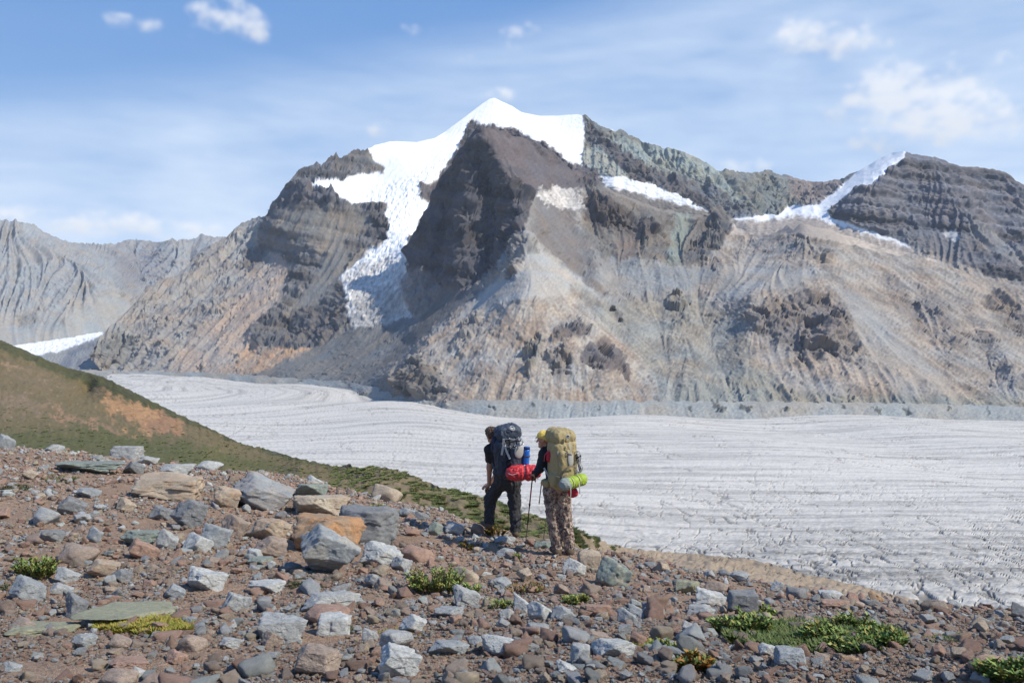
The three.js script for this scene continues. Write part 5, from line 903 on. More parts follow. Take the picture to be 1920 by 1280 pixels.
// a thing whose parts are modelled in world space: the group sits at its base and the parts are moved back under it
function thing(name, label, category, base, group) { const t = new THREE.Group(); t.name = numbered(name); t.position.copy(base); tag(t, label, category, group); scene.add(t); return t; }
function wpart(t, name, geo, mat_, label) { const p = t.isGroup ? t.position : t.userData.base; const g = geo; g.translate(-p.x, -p.y, -p.z); const m = new THREE.Mesh(g, mat_); m.name = name; if (label) m.userData.label = label; m.castShadow = m.receiveShadow = true; t.add(m); if (!t.isGroup) delete m.userData.base; return m; }
const tube = (pts, r, seg = 24, rad = 8) => new THREE.TubeGeometry(new THREE.CatmullRomCurve3(pts), seg, r, rad);
const ball = (c, r, n = 10) => new THREE.SphereGeometry(r, n, n).translate(c.x, c.y, c.z);
function rod(a, b, ra, rb = ra, seg = 10) { const d = b.clone().sub(a), g = new THREE.CylinderGeometry(rb, ra, d.length(), seg); g.applyQuaternion(new THREE.Quaternion().setFromUnitVectors(V3(0, 1, 0), d.clone().normalize())); return g.translate((a.x + b.x) / 2, (a.y + b.y) / 2, (a.z + b.z) / 2); }
// flat webbing between points
function strap(pts, w, face) { const c = new THREE.CatmullRomCurve3(pts), n = 20, P2 = [], I = [], th = 0.003; for (let i = 0; i <= n; i++) { const p = c.getPoint(i / n), t = c.getTangent(i / n), s = new THREE.Vector3().crossVectors(t, face).normalize().multiplyScalar(w / 2), u = face.clone().normalize().multiplyScalar(th); for (const [a, b] of [[1, 1], [-1, 1], [-1, -1], [1, -1]]) P2.push(p.x + s.x * a + u.x * b, p.y + s.y * a + u.y * b, p.z + s.z * a + u.z * b); if (i < n) for (let q = 0; q < 4; q++) { const a = i * 4 + q, b = i * 4 + (q + 1) % 4; I.push(a, b, a + 4, b, b + 4, a + 4); } } const g = new THREE.BufferGeometry(); g.setAttribute('position', new THREE.Float32BufferAttribute(P2, 3)); g.setIndex(I); const ng = g.toNonIndexed(); ng.computeVertexNormals(); return ng; }
// a soft filled bag: rounded box with bulging sides and creases
function bagField(c, half, R, round, amp, seed) { const inv = new THREE.Quaternion().setFromEuler(R).invert(), v = V3(0, 0, 0); return (p) => { v.set(p[0] - c.x, p[1] - c.y, p[2] - c.z).applyQuaternion(inv); const qx = Math.abs(v.x) - half[0] + round, qy = Math.abs(v.y) - half[1] + round, qz = Math.abs(v.z) - half[2] + round; let d = Math.hypot(Math.max(qx, 0), Math.max(qy, 0), Math.max(qz, 0)) + Math.min(Math.max(qx, qy, qz), 0) - round; return d + amp * (Math.abs(n3(v.x * 11 + seed, v.y * 7, v.z * 11)) + 0.6 * Math.abs(n3(v.x * 24, v.y * 12 + seed, v.z * 24)) - 0.4); }; }
function bagGeo(c, half, R = new THREE.Euler(), round = 0.09, amp = 0.012, seed = 0, cell = 0.011) { const m = Math.hypot(...half) + 0.03, e = V3(m, m, m); return nets(bagField(c, half, R, round, amp, seed), c.clone().sub(e), c.clone().add(e), cell); }
function headCaps(C, f, up = V3(0, 1, 0)) { const s = new THREE.Vector3().crossVectors(f, up).normalize(), q = (a, b, c) => C.clone().addScaledVector(f, a).addScaledVector(up, b).addScaledVector(s, c);
  return [cap(q(-0.022, 0.028, 0), q(0.022, 0.035, 0), 0.084, 0.076), cap(q(0.025, 0, 0), q(0.05, -0.075, 0), 0.066, 0.036), cap(q(0.07, 0.028, 0.03), q(0.07, 0.028, -0.03), 0.018), cap(q(0.088, 0.02, 0), q(0.112, -0.018, 0), 0.009, 0.013), cap(q(0.08, -0.047, 0.014), q(0.08, -0.047, -0.014), 0.0105), cap(q(0.076, -0.083, 0), q(0.07, -0.085, 0), 0.016), cap(q(-0.005, 0.0, 0.079), q(-0.012, 0.022, 0.083), 0.009, 0.013), cap(q(-0.005, 0.0, -0.079), q(-0.012, 0.022, -0.083), 0.009, 0.013)]; }
// a hand closed round a shaft: palm on one side, four fingers round to the front, thumb across
function gripHand(c, axis, palm) { const s = new THREE.Vector3().crossVectors(axis, palm).normalize(), out = [], ring = (h, a, r) => c.clone().addScaledVector(axis, h).addScaledVector(palm, Math.cos(a) * r).addScaledVector(s, Math.sin(a) * r);
  out.push(cap(ring(0.032, 0.1, 0.036), ring(-0.032, 0.1, 0.036), 0.017, 0.016));
  [[0.036, 0.0085, 2.5], [0.013, 0.009, 2.7], [-0.010, 0.0085, 2.6], [-0.032, 0.0075, 2.3]].forEach(([h, r, e]) => { let p = ring(h, 0.4, 0.036); for (const a of [1.1, 1.8, e]) { const q = ring(h - 0.004 * a, a, 0.029); out.push(cap(p, q, r, r * 0.92)); p = q; } });
  const t0 = ring(0.02, -0.4, 0.036), t1 = ring(0.036, -1.1, 0.033), t2 = ring(0.044, -1.9, 0.03); out.push(cap(t0, t1, 0.012, 0.0105), cap(t1, t2, 0.0105, 0.0085)); return out; }
// a relaxed hand lying on something: palm, slightly bent fingers, thumb off the side
function restHand(w, dir, down, k = 1) { const s = new THREE.Vector3().crossVectors(dir, down).normalize(), q = (a, b, c) => w.clone().addScaledVector(dir, a * k).addScaledVector(down, b * k).addScaledVector(s, c * k), out = [cap(q(0, 0, 0), q(0.075, 0, 0.022), 0.024, 0.017), cap(q(0.01, 0, 0), q(0.075, 0, -0.022), 0.022, 0.016)];
  [[0.028, 0.066, 0.0078], [0.010, 0.078, 0.0085], [-0.009, 0.074, 0.0082], [-0.027, 0.058, 0.007]].forEach(([z, l, r]) => { const a = q(0.078, 0, z), b = q(0.078 + l * 0.45, 0.004, z * 1.1), c = q(0.078 + l * 0.76, 0.018, z * 1.12), d = q(0.078 + l * 0.96, 0.036, z * 1.12); out.push(cap(a, b, r * 1.08, r), cap(b, c, r, r * 0.95), cap(c, d, r * 0.95, r * 0.85)); });
  out.push(cap(q(0.022, 0, 0.02), q(0.05, 0.012, 0.048), 0.0125, 0.0105), cap(q(0.05, 0.012, 0.048), q(0.078, 0.02, 0.056), 0.0105, 0.0085)); return out; }
function crampons(name, label, c, ax, ay, len, wid) { // two strapped-together steel frames with rows of points
  const t = thing(name, label, 'crampons', c.clone(), 'crampons tied to the backpacks'), az = new THREE.Vector3().crossVectors(ax, ay).normalize(), q = (a, b, d = 0) => c.clone().addScaledVector(ax, a).addScaledVector(ay, b).addScaledVector(az, d), steel = new THREE.MeshStandardMaterial({ color: new THREE.Color().setRGB(0.55, 0.54, 0.52), metalness: 0.75, roughness: 0.35 }), dark = cloth([0.02, 0.02, 0.022]);
  for (const [o, sg] of [[-0.02, 1], [0.025, -1]]) {
    const f = [[-0.5, -0.3], [-0.2, -0.42], [0.05, -0.28], [0.3, -0.42], [0.5, -0.2], [0.5, 0.2], [0.3, 0.42], [0.05, 0.28], [-0.2, 0.42], [-0.5, 0.3]].map(([a, b]) => q(a * len, b * wid, o));
    wpart(t, 'frame', new THREE.TubeGeometry(new THREE.CatmullRomCurve3(f, true), 40, 0.006, 5, true), steel);
    wpart(t, 'heel_bar', rod(q(-0.4 * len, 0, o), q(0.45 * len, 0.02, o), 0.007), dark);
    f.forEach((p, i) => wpart(t, 'point', rod(p, p.clone().addScaledVector(az, sg * 0.035).addScaledVector(ay, (i < 5 ? -1 : 1) * 0.02), 0.0075, 0.001, 4), steel));
    wpart(t, 'toe_bail', tube([q(0.42 * len, -0.3 * wid, o), q(0.55 * len, 0, o + sg * 0.03), q(0.42 * len, 0.3 * wid, o)], 0.004, 10, 5), steel);
    wpart(t, 'strap', strap([q(-0.3 * len, -0.45 * wid, o), q(-0.2 * len, 0, o + sg * 0.03), q(-0.3 * len, 0.5 * wid, o)], 0.02, az), dark);
  }
  return t;
}
const skin = new THREE.MeshPhysicalMaterial({ color: new THREE.Color().setRGB(0.40, 0.21, 0.14), roughness: 0.55 });
const eyeMat = new THREE.MeshStandardMaterial({ color: 0x1b1714, roughness: 0.2 });

// ---- man in dark clothes, one foot up, hand on his knee
{
  const g0 = onGround(966, 1013), d0 = -g0.z, J = (px, py, dz) => at(px, py, d0 + dz), m = d0 / F;
  const lift = (v, h) => { v.y = Math.max(v.y, groundH(v.x, v.z) + h); return v; };
  const head = J(922, 816, 0.10), f = V3(-0.62, -0.12, -0.78).normalize(), neck = J(928, 831, 0.09), chest = J(931, 846, 0.10), waist = J(944, 880, 0.05), pel = J(951, 898, 0.03);
  const Ls = J(917, 842, 0.06), Le = J(918, 877, 0.10), Lw = J(917, 908, 0.18), Rs = J(947, 842, 0.16), Re = J(936, 878, 0.34), Rw = J(921, 905, 0.33);
  const Lh = J(942, 901, 0.05), Lk = J(920, 934, 0.26), La = lift(J(917, 978, 0.22), 0.09), Rh = J(962, 903, 0.0), Rk = J(965, 945, 0.05), Ra = lift(J(967, 992, 0.0), 0.09);
  const t = thing('person', 'hiker in black T-shirt and dark grey trousers, leaning on one raised knee, seen from behind', 'person', V3(J(958, 1000, 0.05).x, g0.y, -d0 - 0.05), 'hikers on the brow');
  const hd = headCaps(head, f, V3(-0.1, 1, 0).normalize()).concat([cap(head.clone().add(V3(0.01, -0.06, 0.02)), neck, 0.054, 0.058)]);
  const limbs = [cap(neck, chest, 0.06, 0.12), cap(Ls, Rs, 0.055), cap(chest, waist, 0.13, 0.115), cap(waist, pel, 0.115, 0.13), cap(Ls, Le, 0.05, 0.041), cap(Le, Lw, 0.042, 0.029), cap(Rs, Re, 0.05, 0.041), cap(Re, Rw, 0.042, 0.029), cap(Lh, Lk, 0.085, 0.06), cap(Lk, La, 0.058, 0.042), cap(Rh, Rk, 0.085, 0.06), cap(Rk, Ra, 0.058, 0.042)];
  const hand1 = restHand(Lw, V3(-0.35, -0.8, -0.45).normalize(), V3(0.5, -0.3, 0.5).normalize()).concat([cap(Le.clone().lerp(Lw, 0.7), Lw, 0.033, 0.027)]), hand2 = restHand(Rw, V3(-0.85, -0.35, 0.2).normalize(), V3(0, -0.9, -0.2).normalize());
  wpart(t, 'body', mergeGeometries([capsGeo(limbs, 0.012, 0.035), capsGeo(hd, 0.006, 0.018), capsGeo(hand1, 0.0038, 0.007), capsGeo(hand2, 0.0038, 0.007)]), skin);
  const hairF = union([cap(head.clone().add(V3(0.014, 0.035, 0.02)), head.clone().addScaledVector(f, 0.03).add(V3(0, 0.05, 0)), 0.098, 0.08), cap(head.clone().add(V3(0.03, 0, 0.05)), head.clone().add(V3(0.03, -0.03, 0.05)), 0.05, 0.035)], 0.03);
  wpart(t, 'hair', nets((p) => Math.max(hairF(p) + 0.014 * n3(p[0] * 38, p[1] * 30, p[2] * 38) + 0.007 * n3(p[0] * 90, p[1] * 70, p[2] * 90), ((p[0] - head.x) * f.x + (p[2] - head.z) * f.z) * 0.8 - (p[1] - head.y) * 0.6 - 0.035), head.clone().subScalar(0.17), head.clone().addScalar(0.17), 0.005), new THREE.MeshStandardMaterial({ color: new THREE.Color().setRGB(0.085, 0.050, 0.030), roughness: 0.6 }));
  const fold = (p) => 0.006 * n3(p[0] * 16, p[1] * 9, p[2] * 16) + 0.004 * n3(p[0] * 34, p[1] * 16, p[2] * 34);
  const sl = Ls.clone().lerp(Le, 0.56), sr = Rs.clone().lerp(Re, 0.56);
  wpart(t, 'shirt', capsGeo([cap(neck.clone().lerp(chest, 0.2), chest, 0.075, 0.14), cap(Ls, Rs, 0.067), cap(chest, waist, 0.145, 0.135), cap(waist, pel, 0.135, 0.14), cap(Ls, sl, 0.066, 0.06), cap(Rs, sr, 0.066, 0.06)], 0.011, 0.04, fold), cloth([0.013, 0.013, 0.015]));
  const tr = wpart(t, 'trousers', capsGeo([cap(waist.clone().lerp(pel, 0.55), pel, 0.138, 0.155), cap(pel, Lh, 0.14, 0.115), cap(pel, Rh, 0.14, 0.115), cap(Lh, Lk, 0.112, 0.088), cap(Lk, La, 0.086, 0.076), cap(Rh, Rk, 0.11, 0.085), cap(Rk, Ra, 0.085, 0.078)], 0.011, 0.05, (p) => 2.0 * fold(p)), cloth([0.030, 0.031, 0.035]));
  for (const [a, toe] of [[La, V3(-0.10, 0, -0.2)], [Ra, V3(-0.05, 0, -0.2)]]) { const h = a.clone().add(V3(0.0, -0.055, 0.03)), q = lift(a.clone().add(toe).setY(a.y - 0.06), 0.035); h.y = Math.max(h.y, groundH(h.x, h.z) + 0.035); const b = wpart(t, 'boot', capsGeo([cap(a, h, 0.062, 0.05), cap(h, q, 0.048, 0.042)], 0.008, 0.03), cloth([0.11, 0.075, 0.045])); }
  wpart(t, 'belt', strap([J(935, 893, -0.12), J(950, 897, -0.16), J(967, 896, -0.12)], 0.035, V3(0, 0, 1)), cloth([0.12, 0.115, 0.10]));

  // blue backpack
  const navy = cloth([0.024, 0.034, 0.052], { roughness: 0.7 }), navy2 = cloth([0.034, 0.046, 0.070], { roughness: 0.7 }), grey = cloth([0.42, 0.42, 0.41]);
  const bp = thing('backpack', 'dark blue hiking backpack on the man, with red roll, bottle and crampons tied on', 'backpack', J(950, 893, -0.13), 'hiking backpacks');
  const T = new THREE.Euler(0.10, 0.35, 0.10);
  wpart(bp, 'main_bag', bagGeo(J(952, 857, -0.13), [0.195, 0.30, 0.15], T, 0.12, 0.018, 4), navy);
  const lid = wpart(bp, 'lid', bagGeo(J(951.5, 811, -0.13), [0.185, 0.115, 0.175], new THREE.Euler(0.1, 0.35, 0.16), 0.10, 0.02, 9), navy2);
  wpart(bp, 'front_pocket', bagGeo(J(969, 858, -0.27), [0.105, 0.15, 0.06], new THREE.Euler(0.1, 0.5, 0.05), 0.055, 0.012, 14), navy2);
  wpart(bp, 'mesh_panel', new THREE.SphereGeometry(1, 24, 16).scale(0.075, 0.098, 0.02).applyQuaternion(qe(new THREE.Euler(0.1, 0.5, 0.1))).translate(...J(973, 847, -0.335).toArray()), cloth([0.34, 0.335, 0.32]));
  wpart(bp, 'hip_belt', capsGeo([cap(J(932, 886, -0.12), J(952, 888, -0.25), 0.05, 0.055), cap(J(930, 885, -0.1), J(929, 886, 0.06), 0.05, 0.045)], 0.011, 0.03, (p) => 0.008 * n3(p[0] * 20, p[1] * 20, p[2] * 20)), navy);
  wpart(bp, 'side_strap', strap([J(944.5, 822, -0.335), J(943, 838, -0.335), J(940.5, 853, -0.33)], 0.030, V3(-0.2, 0, 1)), grey);
  wpart(bp, 'side_strap', strap([J(946.5, 837, -0.345), J(951, 849, -0.355), J(956, 860, -0.36)], 0.028, V3(0, 0, 1)), grey);
  wpart(bp, 'side_strap', strap([J(930, 868, -0.16), J(934, 874, -0.2), J(938, 879, -0.22)], 0.028, V3(0, 0, 1)), cloth([0.25, 0.25, 0.24]));
  wpart(bp, 'shoulder_strap', strap([J(934, 826, 0.0), J(921, 836, 0.09), J(919, 860, 0.06), J(927, 878, -0.06)], 0.055, V3(-0.8, 0, 0.5)), navy);
  wpart(bp, 'compression_strap', strap([J(963, 878, -0.33), J(958, 866, -0.35), J(953, 872, -0.33)], 0.014, V3(0, 0, 1)), cloth([0.05, 0.05, 0.055]));
  wpart(bp, 'lid_strap', strap([J(967, 822, -0.34), J(968.5, 832, -0.36), J(968.5, 842, -0.36)], 0.02, V3(0, 0, 1)), cloth([0.06, 0.065, 0.08]));
  { // round bird emblem on the lid
    const c = J(960.5, 802.5, -0.315), e = new THREE.Euler(-0.25, 0.35, -0.35), pale_ = cloth([0.5, 0.5, 0.5]), ring = new THREE.TorusGeometry(0.034, 0.005, 6, 28).scale(1.1, 0.8, 1).applyQuaternion(qe(e)).translate(c.x, c.y, c.z);
    const em = wpart(bp, 'emblem', ring, pale_); const wing = new THREE.Shape(); wing.moveTo(-0.03, 0.008); wing.quadraticCurveTo(-0.005, -0.002, 0.03, 0.018); wing.quadraticCurveTo(0.01, -0.02, -0.012, -0.018); wing.quadraticCurveTo(-0.022, -0.008, -0.03, 0.008);
    em.userData.base = bp.position; wpart(em, 'emblem_bird', new THREE.ExtrudeGeometry(wing, { depth: 0.004, bevelEnabled: false }).applyQuaternion(qe(e)).translate(c.x, c.y, c.z + 0.001), pale_); delete em.userData.base;
  }
  // things tied to it
  const sb = thing('stuff_sack', 'bright red stuff sack strapped under the blue backpack', 'bag', J(981, 898, -0.34));
  { const a = J(961, 887, -0.36), b = J(1002, 886, -0.36), ax = b.clone().sub(a).normalize(), L = a.distanceTo(b), fld = (p) => { const x = p[0] - a.x, y = p[1] - a.y, z = p[2] - a.z, u = x * ax.x + y * ax.y + z * ax.z, t2 = clamp(u, 0, L), rr = Math.hypot(x - ax.x * t2, y - ax.y * t2, z - ax.z * t2), an = Math.atan2(y, z), pin = Math.exp(-Math.pow((u - 0.17) / 0.022, 2)) + Math.exp(-Math.pow((u - 0.36) / 0.022, 2)); return rr - (0.104 + 0.010 * Math.sin(u * 9) - 0.020 * pin + 0.009 * n3(u * 14, an * 2.2, 1) + 0.005 * n3(u * 40, an * 3, 4)); };
    wpart(sb, 'sack', nets(fld, V3(Math.min(a.x, b.x) - 0.16, a.y - 0.17, a.z - 0.17), V3(Math.max(a.x, b.x) + 0.16, b.y + 0.17, a.z + 0.17), 0.0085), cloth([0.50, 0.03, 0.04], { roughness: 0.55 }));
    for (const u of [0.17, 0.36]) { const c = a.clone().addScaledVector(ax, u), g = new THREE.TorusGeometry(0.092, 0.006, 6, 32).applyQuaternion(new THREE.Quaternion().setFromUnitVectors(V3(0, 0, 1), ax)).translate(c.x, c.y, c.z); wpart(sb, 'strap', g, cloth([0.10, 0.11, 0.16])); }
    wpart(sb, 'cord', tube([J(952, 887, -0.45), J(960, 890, -0.475), J(971, 887, -0.47)], 0.004, 12, 5), cloth([0.65, 0.45, 0.45]));
    wpart(sb, 'handle', tube([J(959, 878, -0.465), J(962, 876, -0.475), J(964, 882, -0.475)], 0.007, 10, 5), cloth([0.2, 0.02, 0.03]));
  }
  const bo = thing('water_bottle', 'blue water bottle standing upright in the side pocket of the blue backpack', 'bottle', J(986, 871, -0.27)), blue = new THREE.MeshPhysicalMaterial({ color: new THREE.Color().setRGB(0.012, 0.13, 0.50), roughness: 0.18, clearcoat: 0.6, metalness: 0 });
  const h = J(986, 837, -0.27).y - J(986, 871, -0.27).y, tl = (g) => { g.rotateZ(-0.06); return g.translate(bo.position.x, bo.position.y, bo.position.z); };
  wpart(bo, 'flask', tl(new THREE.LatheGeometry([[0, 0], [0.043, 0.004], [0.048, 0.02], [0.048, h * 0.42], [0.045, h * 0.45], [0.045, h * 0.5], [0.048, h * 0.53], [0.048, h * 0.80], [0.040, h * 0.86], [0.0, h * 0.87]].map(([x, y]) => new THREE.Vector2(x, y)), 28)), blue);
  wpart(bo, 'cap', tl(new THREE.LatheGeometry([[0, 0.85 * h], [0.046, 0.85 * h], [0.046, 0.98 * h], [0.036, h], [0, h]].map(([x, y]) => new THREE.Vector2(x, y)), 24)), new THREE.MeshPhysicalMaterial({ color: new THREE.Color().setRGB(0.01, 0.07, 0.28), roughness: 0.3 }));
  wpart(bo, 'holder', tl(new THREE.TorusGeometry(0.051, 0.006, 6, 28).rotateX(Math.PI / 2).scale(1, 2, 1).translate(0, h * 0.48, 0)), cloth([0.04, 0.05, 0.08]));
  crampons('crampons', 'steel crampons tied under the lid of the blue backpack', J(963, 829, -0.37), V3(0.93, 0.10, 0.3).normalize(), V3(-0.1, 1, 0).normalize(), 0.27, 0.13);
  const jk = thing('jacket', 'dark violet cloth hanging at the left of the blue backpack', 'jacket', J(925, 847, -0.12));
  wpart(jk, 'cloth', capsGeo([cap(J(930, 820, -0.08), J(928, 828, -0.13), 0.035, 0.045), cap(J(927, 826, -0.13), J(924.5, 845, -0.12), 0.05, 0.034), cap(J(930, 828, -0.12), J(928, 844, -0.12), 0.035, 0.03)], 0.008, 0.02, (p) => 0.012 * n3(p[0] * 42, p[1] * 9, p[2] * 42)), cloth([0.035, 0.035, 0.065]));
}

// ---- hiker with yellow cap, black jacket and patterned trousers
{
  const g0 = onGround(1055, 1039), d0 = -g0.z, J = (px, py, dz) => at(px, py, d0 + dz), m = d0 / F, lift = (v, h) => { v.y = Math.max(v.y, groundH(v.x, v.z) + h); return v; };
  const head = J(1022, 825, 0.10), f = V3(-0.95, -0.05, -0.28).normalize(), neck = J(1028, 843, 0.09), chest = J(1038, 862, 0.08), waist = J(1043, 893, 0.05), pel = J(1044, 914, 0.03);
  const Ls = J(1020, 850, 0.04), Le = J(1012.5, 878, -0.02), Lw = J(1003, 889, -0.12), Rs = J(1058, 850, 0.06), Re = J(1066, 884, 0.22), Rw = J(1036, 902, 0.36);
  const Lh = J(1034, 920, 0.03), Lk = J(1037, 972, 0.06), La = lift(J(1045, 1027, 0.02), 0.09), Rh = J(1055, 920, 0.02), Rk = J(1060, 972, 0.04), Ra = lift(J(1068, 1027, 0.02), 0.09);
  const t = thing('person', 'hiker in yellow cap, black jacket and patterned brown trousers, head turned left', 'person', V3(J(1052, 1036, 0.04).x, g0.y, -d0 - 0.04), 'hikers on the brow');
  const tipL = onGround(985, 1025).add(V3(0, 0.005, 0)), gripTop = J(999.5, 884, -0.13), axL = gripTop.clone().sub(tipL).normalize(), gripL = gripTop.clone().addScaledVector(axL, -0.07);
  const tipR = onGround(1005, 1012); const up2 = J(1036, 897, 0.38), axR = up2.clone().sub(tipR).normalize(), gripR = up2.clone().addScaledVector(axR, -0.05);
  const hd = headCaps(head, f).concat([cap(head.clone().add(V3(0.015, -0.06, 0)), neck, 0.047, 0.05)]);
  const limbs = [cap(neck, chest, 0.052, 0.11), cap(Ls, Rs, 0.05), cap(chest, waist, 0.118, 0.10), cap(waist, pel, 0.10, 0.13), cap(Ls, Le, 0.046, 0.038), cap(Le, Lw, 0.038, 0.027), cap(Rs, Re, 0.046, 0.038), cap(Re, gripR.clone().add(V3(0.05, 0.01, 0.02)), 0.038, 0.027), cap(Lh, Lk, 0.085, 0.058), cap(Lk, La, 0.056, 0.04), cap(Rh, Rk, 0.085, 0.058), cap(Rk, Ra, 0.056, 0.04)];
  const palmL = V3(0.75, 0, 0.35).addScaledVector(axL, -0.75 * axL.x - 0.35 * axL.z).normalize(), palmR = V3(0.9, 0, 0.3).addScaledVector(axR, -0.9 * axR.x - 0.3 * axR.z).normalize();
  const hL = gripHand(gripL, axL, palmL).concat([cap(gripL.clone().addScaledVector(palmL, 0.04), Lw, 0.02, 0.027), cap(Lw, Le.clone().lerp(Lw, 0.6), 0.027, 0.033)]), hR = gripHand(gripR, axR, palmR).concat([cap(gripR.clone().addScaledVector(palmR, 0.04), gripR.clone().add(V3(0.09, 0.02, 0.03)), 0.02, 0.028)]);
  wpart(t, 'body', mergeGeometries([capsGeo(limbs, 0.012, 0.035), capsGeo(hd, 0.005, 0.016), capsGeo(hL, 0.0038, 0.006), capsGeo(hR, 0.0038, 0.006)]), skin);
  const s = new THREE.Vector3().crossVectors(f, V3(0, 1, 0)).normalize();
  for (const k of [-1, 1]) wpart(t, 'eye', ball(head.clone().addScaledVector(f, 0.083).addScaledVector(s, 0.032 * k).add(V3(0, 0.012, 0)), 0.0095), eyeMat);
  const capF = union([cap(head.clone().addScaledVector(f, -0.022).add(V3(0, 0.035, 0)), head.clone().addScaledVector(f, 0.022).add(V3(0, 0.042, 0)), 0.097, 0.088)], 0.02);
  const hat = wpart(t, 'cap', nets((p) => { const a = (p[0] - head.x) * f.x + (p[2] - head.z) * f.z, y = p[1] - head.y; return Math.max(capF(p) + 0.004 * n3(p[0] * 40, p[1] * 24, p[2] * 40), 0.026 - y + (a < 0 ? a * 0.75 : a * 0.15)); }, head.clone().subScalar(0.16), head.clone().addScalar(0.17), 0.006), cloth([0.72, 0.50, 0.10], { roughness: 0.8 }));
  hat.userData.base = t.position; wpart(hat, 'brim', capsGeo([cap(head.clone().addScaledVector(f, 0.085).addScaledVector(s, 0.05).add(V3(0, 0.042, 0)), head.clone().addScaledVector(f, 0.085).addScaledVector(s, -0.05).add(V3(0, 0.042, 0)), 0.009), cap(head.clone().addScaledVector(f, 0.122).addScaledVector(s, 0.02).add(V3(0, 0.036, 0)), head.clone().addScaledVector(f, 0.122).addScaledVector(s, -0.02).add(V3(0, 0.036, 0)), 0.007)], 0.006, 0.045), cloth([0.72, 0.52, 0.12])); delete hat.userData.base;
  const fold = (p) => 0.006 * n3(p[0] * 16, p[1] * 9, p[2] * 16) + 0.004 * n3(p[0] * 34, p[1] * 16, p[2] * 34);
  wpart(t, 'jacket', capsGeo([cap(neck.clone().lerp(chest, -0.1), chest, 0.064, 0.135), cap(Ls, Rs, 0.066), cap(chest, waist, 0.14, 0.128), cap(waist, pel.clone().lerp(waist, 0.3), 0.128, 0.14), cap(Ls, Le, 0.066, 0.056), cap(Le, Le.clone().lerp(Lw, 0.92), 0.056, 0.042), cap(Rs, Re, 0.066, 0.056), cap(Re, gripR.clone().add(V3(0.07, 0.015, 0.02)), 0.055, 0.042)], 0.011, 0.035, fold), cloth([0.014, 0.014, 0.016]));
  // patterned trousers: print of leaves and twigs
  const tg = capsGeo([cap(waist.clone().lerp(pel, 0.55), pel, 0.135, 0.155), cap(pel, Lh, 0.14, 0.112), cap(pel, Rh, 0.14, 0.112), cap(Lh, Lk, 0.112, 0.086), cap(Lk, La, 0.083, 0.072), cap(Rh, Rk, 0.112, 0.086), cap(Rk, Ra, 0.083, 0.072)], 0.0085, 0.018, (p) => 1.8 * fold(p) + 0.006 * n3(p[0] * 14, p[1] * 30, p[2] * 14));
  { const p = tg.getAttribute('position'), C = new Float32Array(p.count * 3); for (let i = 0; i < p.count; i++) { const x = p.getX(i), y = p.getY(i), z = p.getZ(i), a = fbm3(x * 13, y * 8, z * 13, 3), b = n3b(x * 30 + a * 2, y * 12, z * 30), c = n3b(x * 60, y * 34 + 5, z * 60); let q = [0.20, 0.145, 0.115]; if (a > 0.08) q = [0.36, 0.28, 0.22]; if (a < -0.16) q = [0.10, 0.075, 0.065]; if (b > 0.45) q = [0.055, 0.042, 0.04]; if (c > 0.6) q = [0.44, 0.36, 0.29]; if (b < -0.62) q = [0.25, 0.14, 0.12]; C.set(q, i * 3); } tg.setAttribute('color', new THREE.BufferAttribute(C, 3)); }
  wpart(t, 'trousers', tg, new THREE.MeshStandardMaterial({ vertexColors: true, roughness: 0.9 }));
  for (const [a, toe] of [[La, V3(-0.06, 0, -0.18)], [Ra, V3(0.03, 0, -0.18)]]) { const h = a.clone().add(V3(0, -0.05, 0.035)), q = lift(a.clone().add(toe).setY(a.y - 0.06), 0.035); h.y = Math.max(h.y, groundH(h.x, h.z) + 0.035); wpart(t, 'boot', capsGeo([cap(a, h, 0.06, 0.048), cap(h, q, 0.048, 0.04)], 0.008, 0.03), cloth([0.09, 0.065, 0.045])); }

  // tan backpack
  const khaki = cloth([0.33, 0.265, 0.13], { roughness: 0.75 }), khaki2 = cloth([0.30, 0.24, 0.115], { roughness: 0.75 }), web = cloth([0.45, 0.40, 0.30]), greyw = cloth([0.36, 0.35, 0.33]);
  const bp = thing('backpack', 'tall khaki hiking backpack on the hiker in the yellow cap', 'backpack', J(1055, 913, -0.14), 'hiking backpacks');
  wpart(bp, 'main_bag', bagGeo(J(1054.5, 869, -0.14), [0.172, 0.335, 0.165], new THREE.Euler(0.05, 0.35, 0.03), 0.10, 0.016, 21), khaki);
  wpart(bp, 'lid', bagGeo(J(1051, 818, -0.13), [0.17, 0.105, 0.18], new THREE.Euler(0.08, 0.4, -0.10), 0.09, 0.016, 31), khaki2);
  wpart(bp, 'front_pocket', bagGeo(J(1060, 872, -0.29), [0.10, 0.20, 0.055], new THREE.Euler(0.05, 0.45, 0.04), 0.05, 0.010, 41), khaki2);
  wpart(bp, 'side_pocket', bagGeo(J(1043, 899, -0.24), [0.085, 0.10, 0.07], new THREE.Euler(0, 0.2, 0.1), 0.05, 0.012, 44), khaki);
  wpart(bp, 'hip_belt', bagGeo(J(1027, 905, -0.03), [0.075, 0.052, 0.09], new THREE.Euler(0, 0.5, 0.05), 0.045, 0.010, 51), khaki);
  wpart(bp, 'mesh_panel', new THREE.SphereGeometry(1, 20, 14).scale(0.045, 0.10, 0.015).applyQuaternion(qe(new THREE.Euler(0.05, 0.6, 0.05))).translate(...J(1070, 861, -0.325).toArray()), greyw);
  wpart(bp, 'side_strap', strap([J(1046, 848, -0.30), J(1049, 862, -0.34), J(1053, 878, -0.355)], 0.026, V3(0, 0, 1)), greyw);
  wpart(bp, 'side_strap', strap([J(1044, 858, -0.30), J(1038, 866, -0.28), J(1034, 874, -0.22)], 0.014, V3(-0.4, 0, 1)), web);
  wpart(bp, 'front_strap', strap([J(1067, 830, -0.34), J(1069.5, 840, -0.355), J(1070, 850, -0.355)], 0.024, V3(0.2, 0, 1)), web);
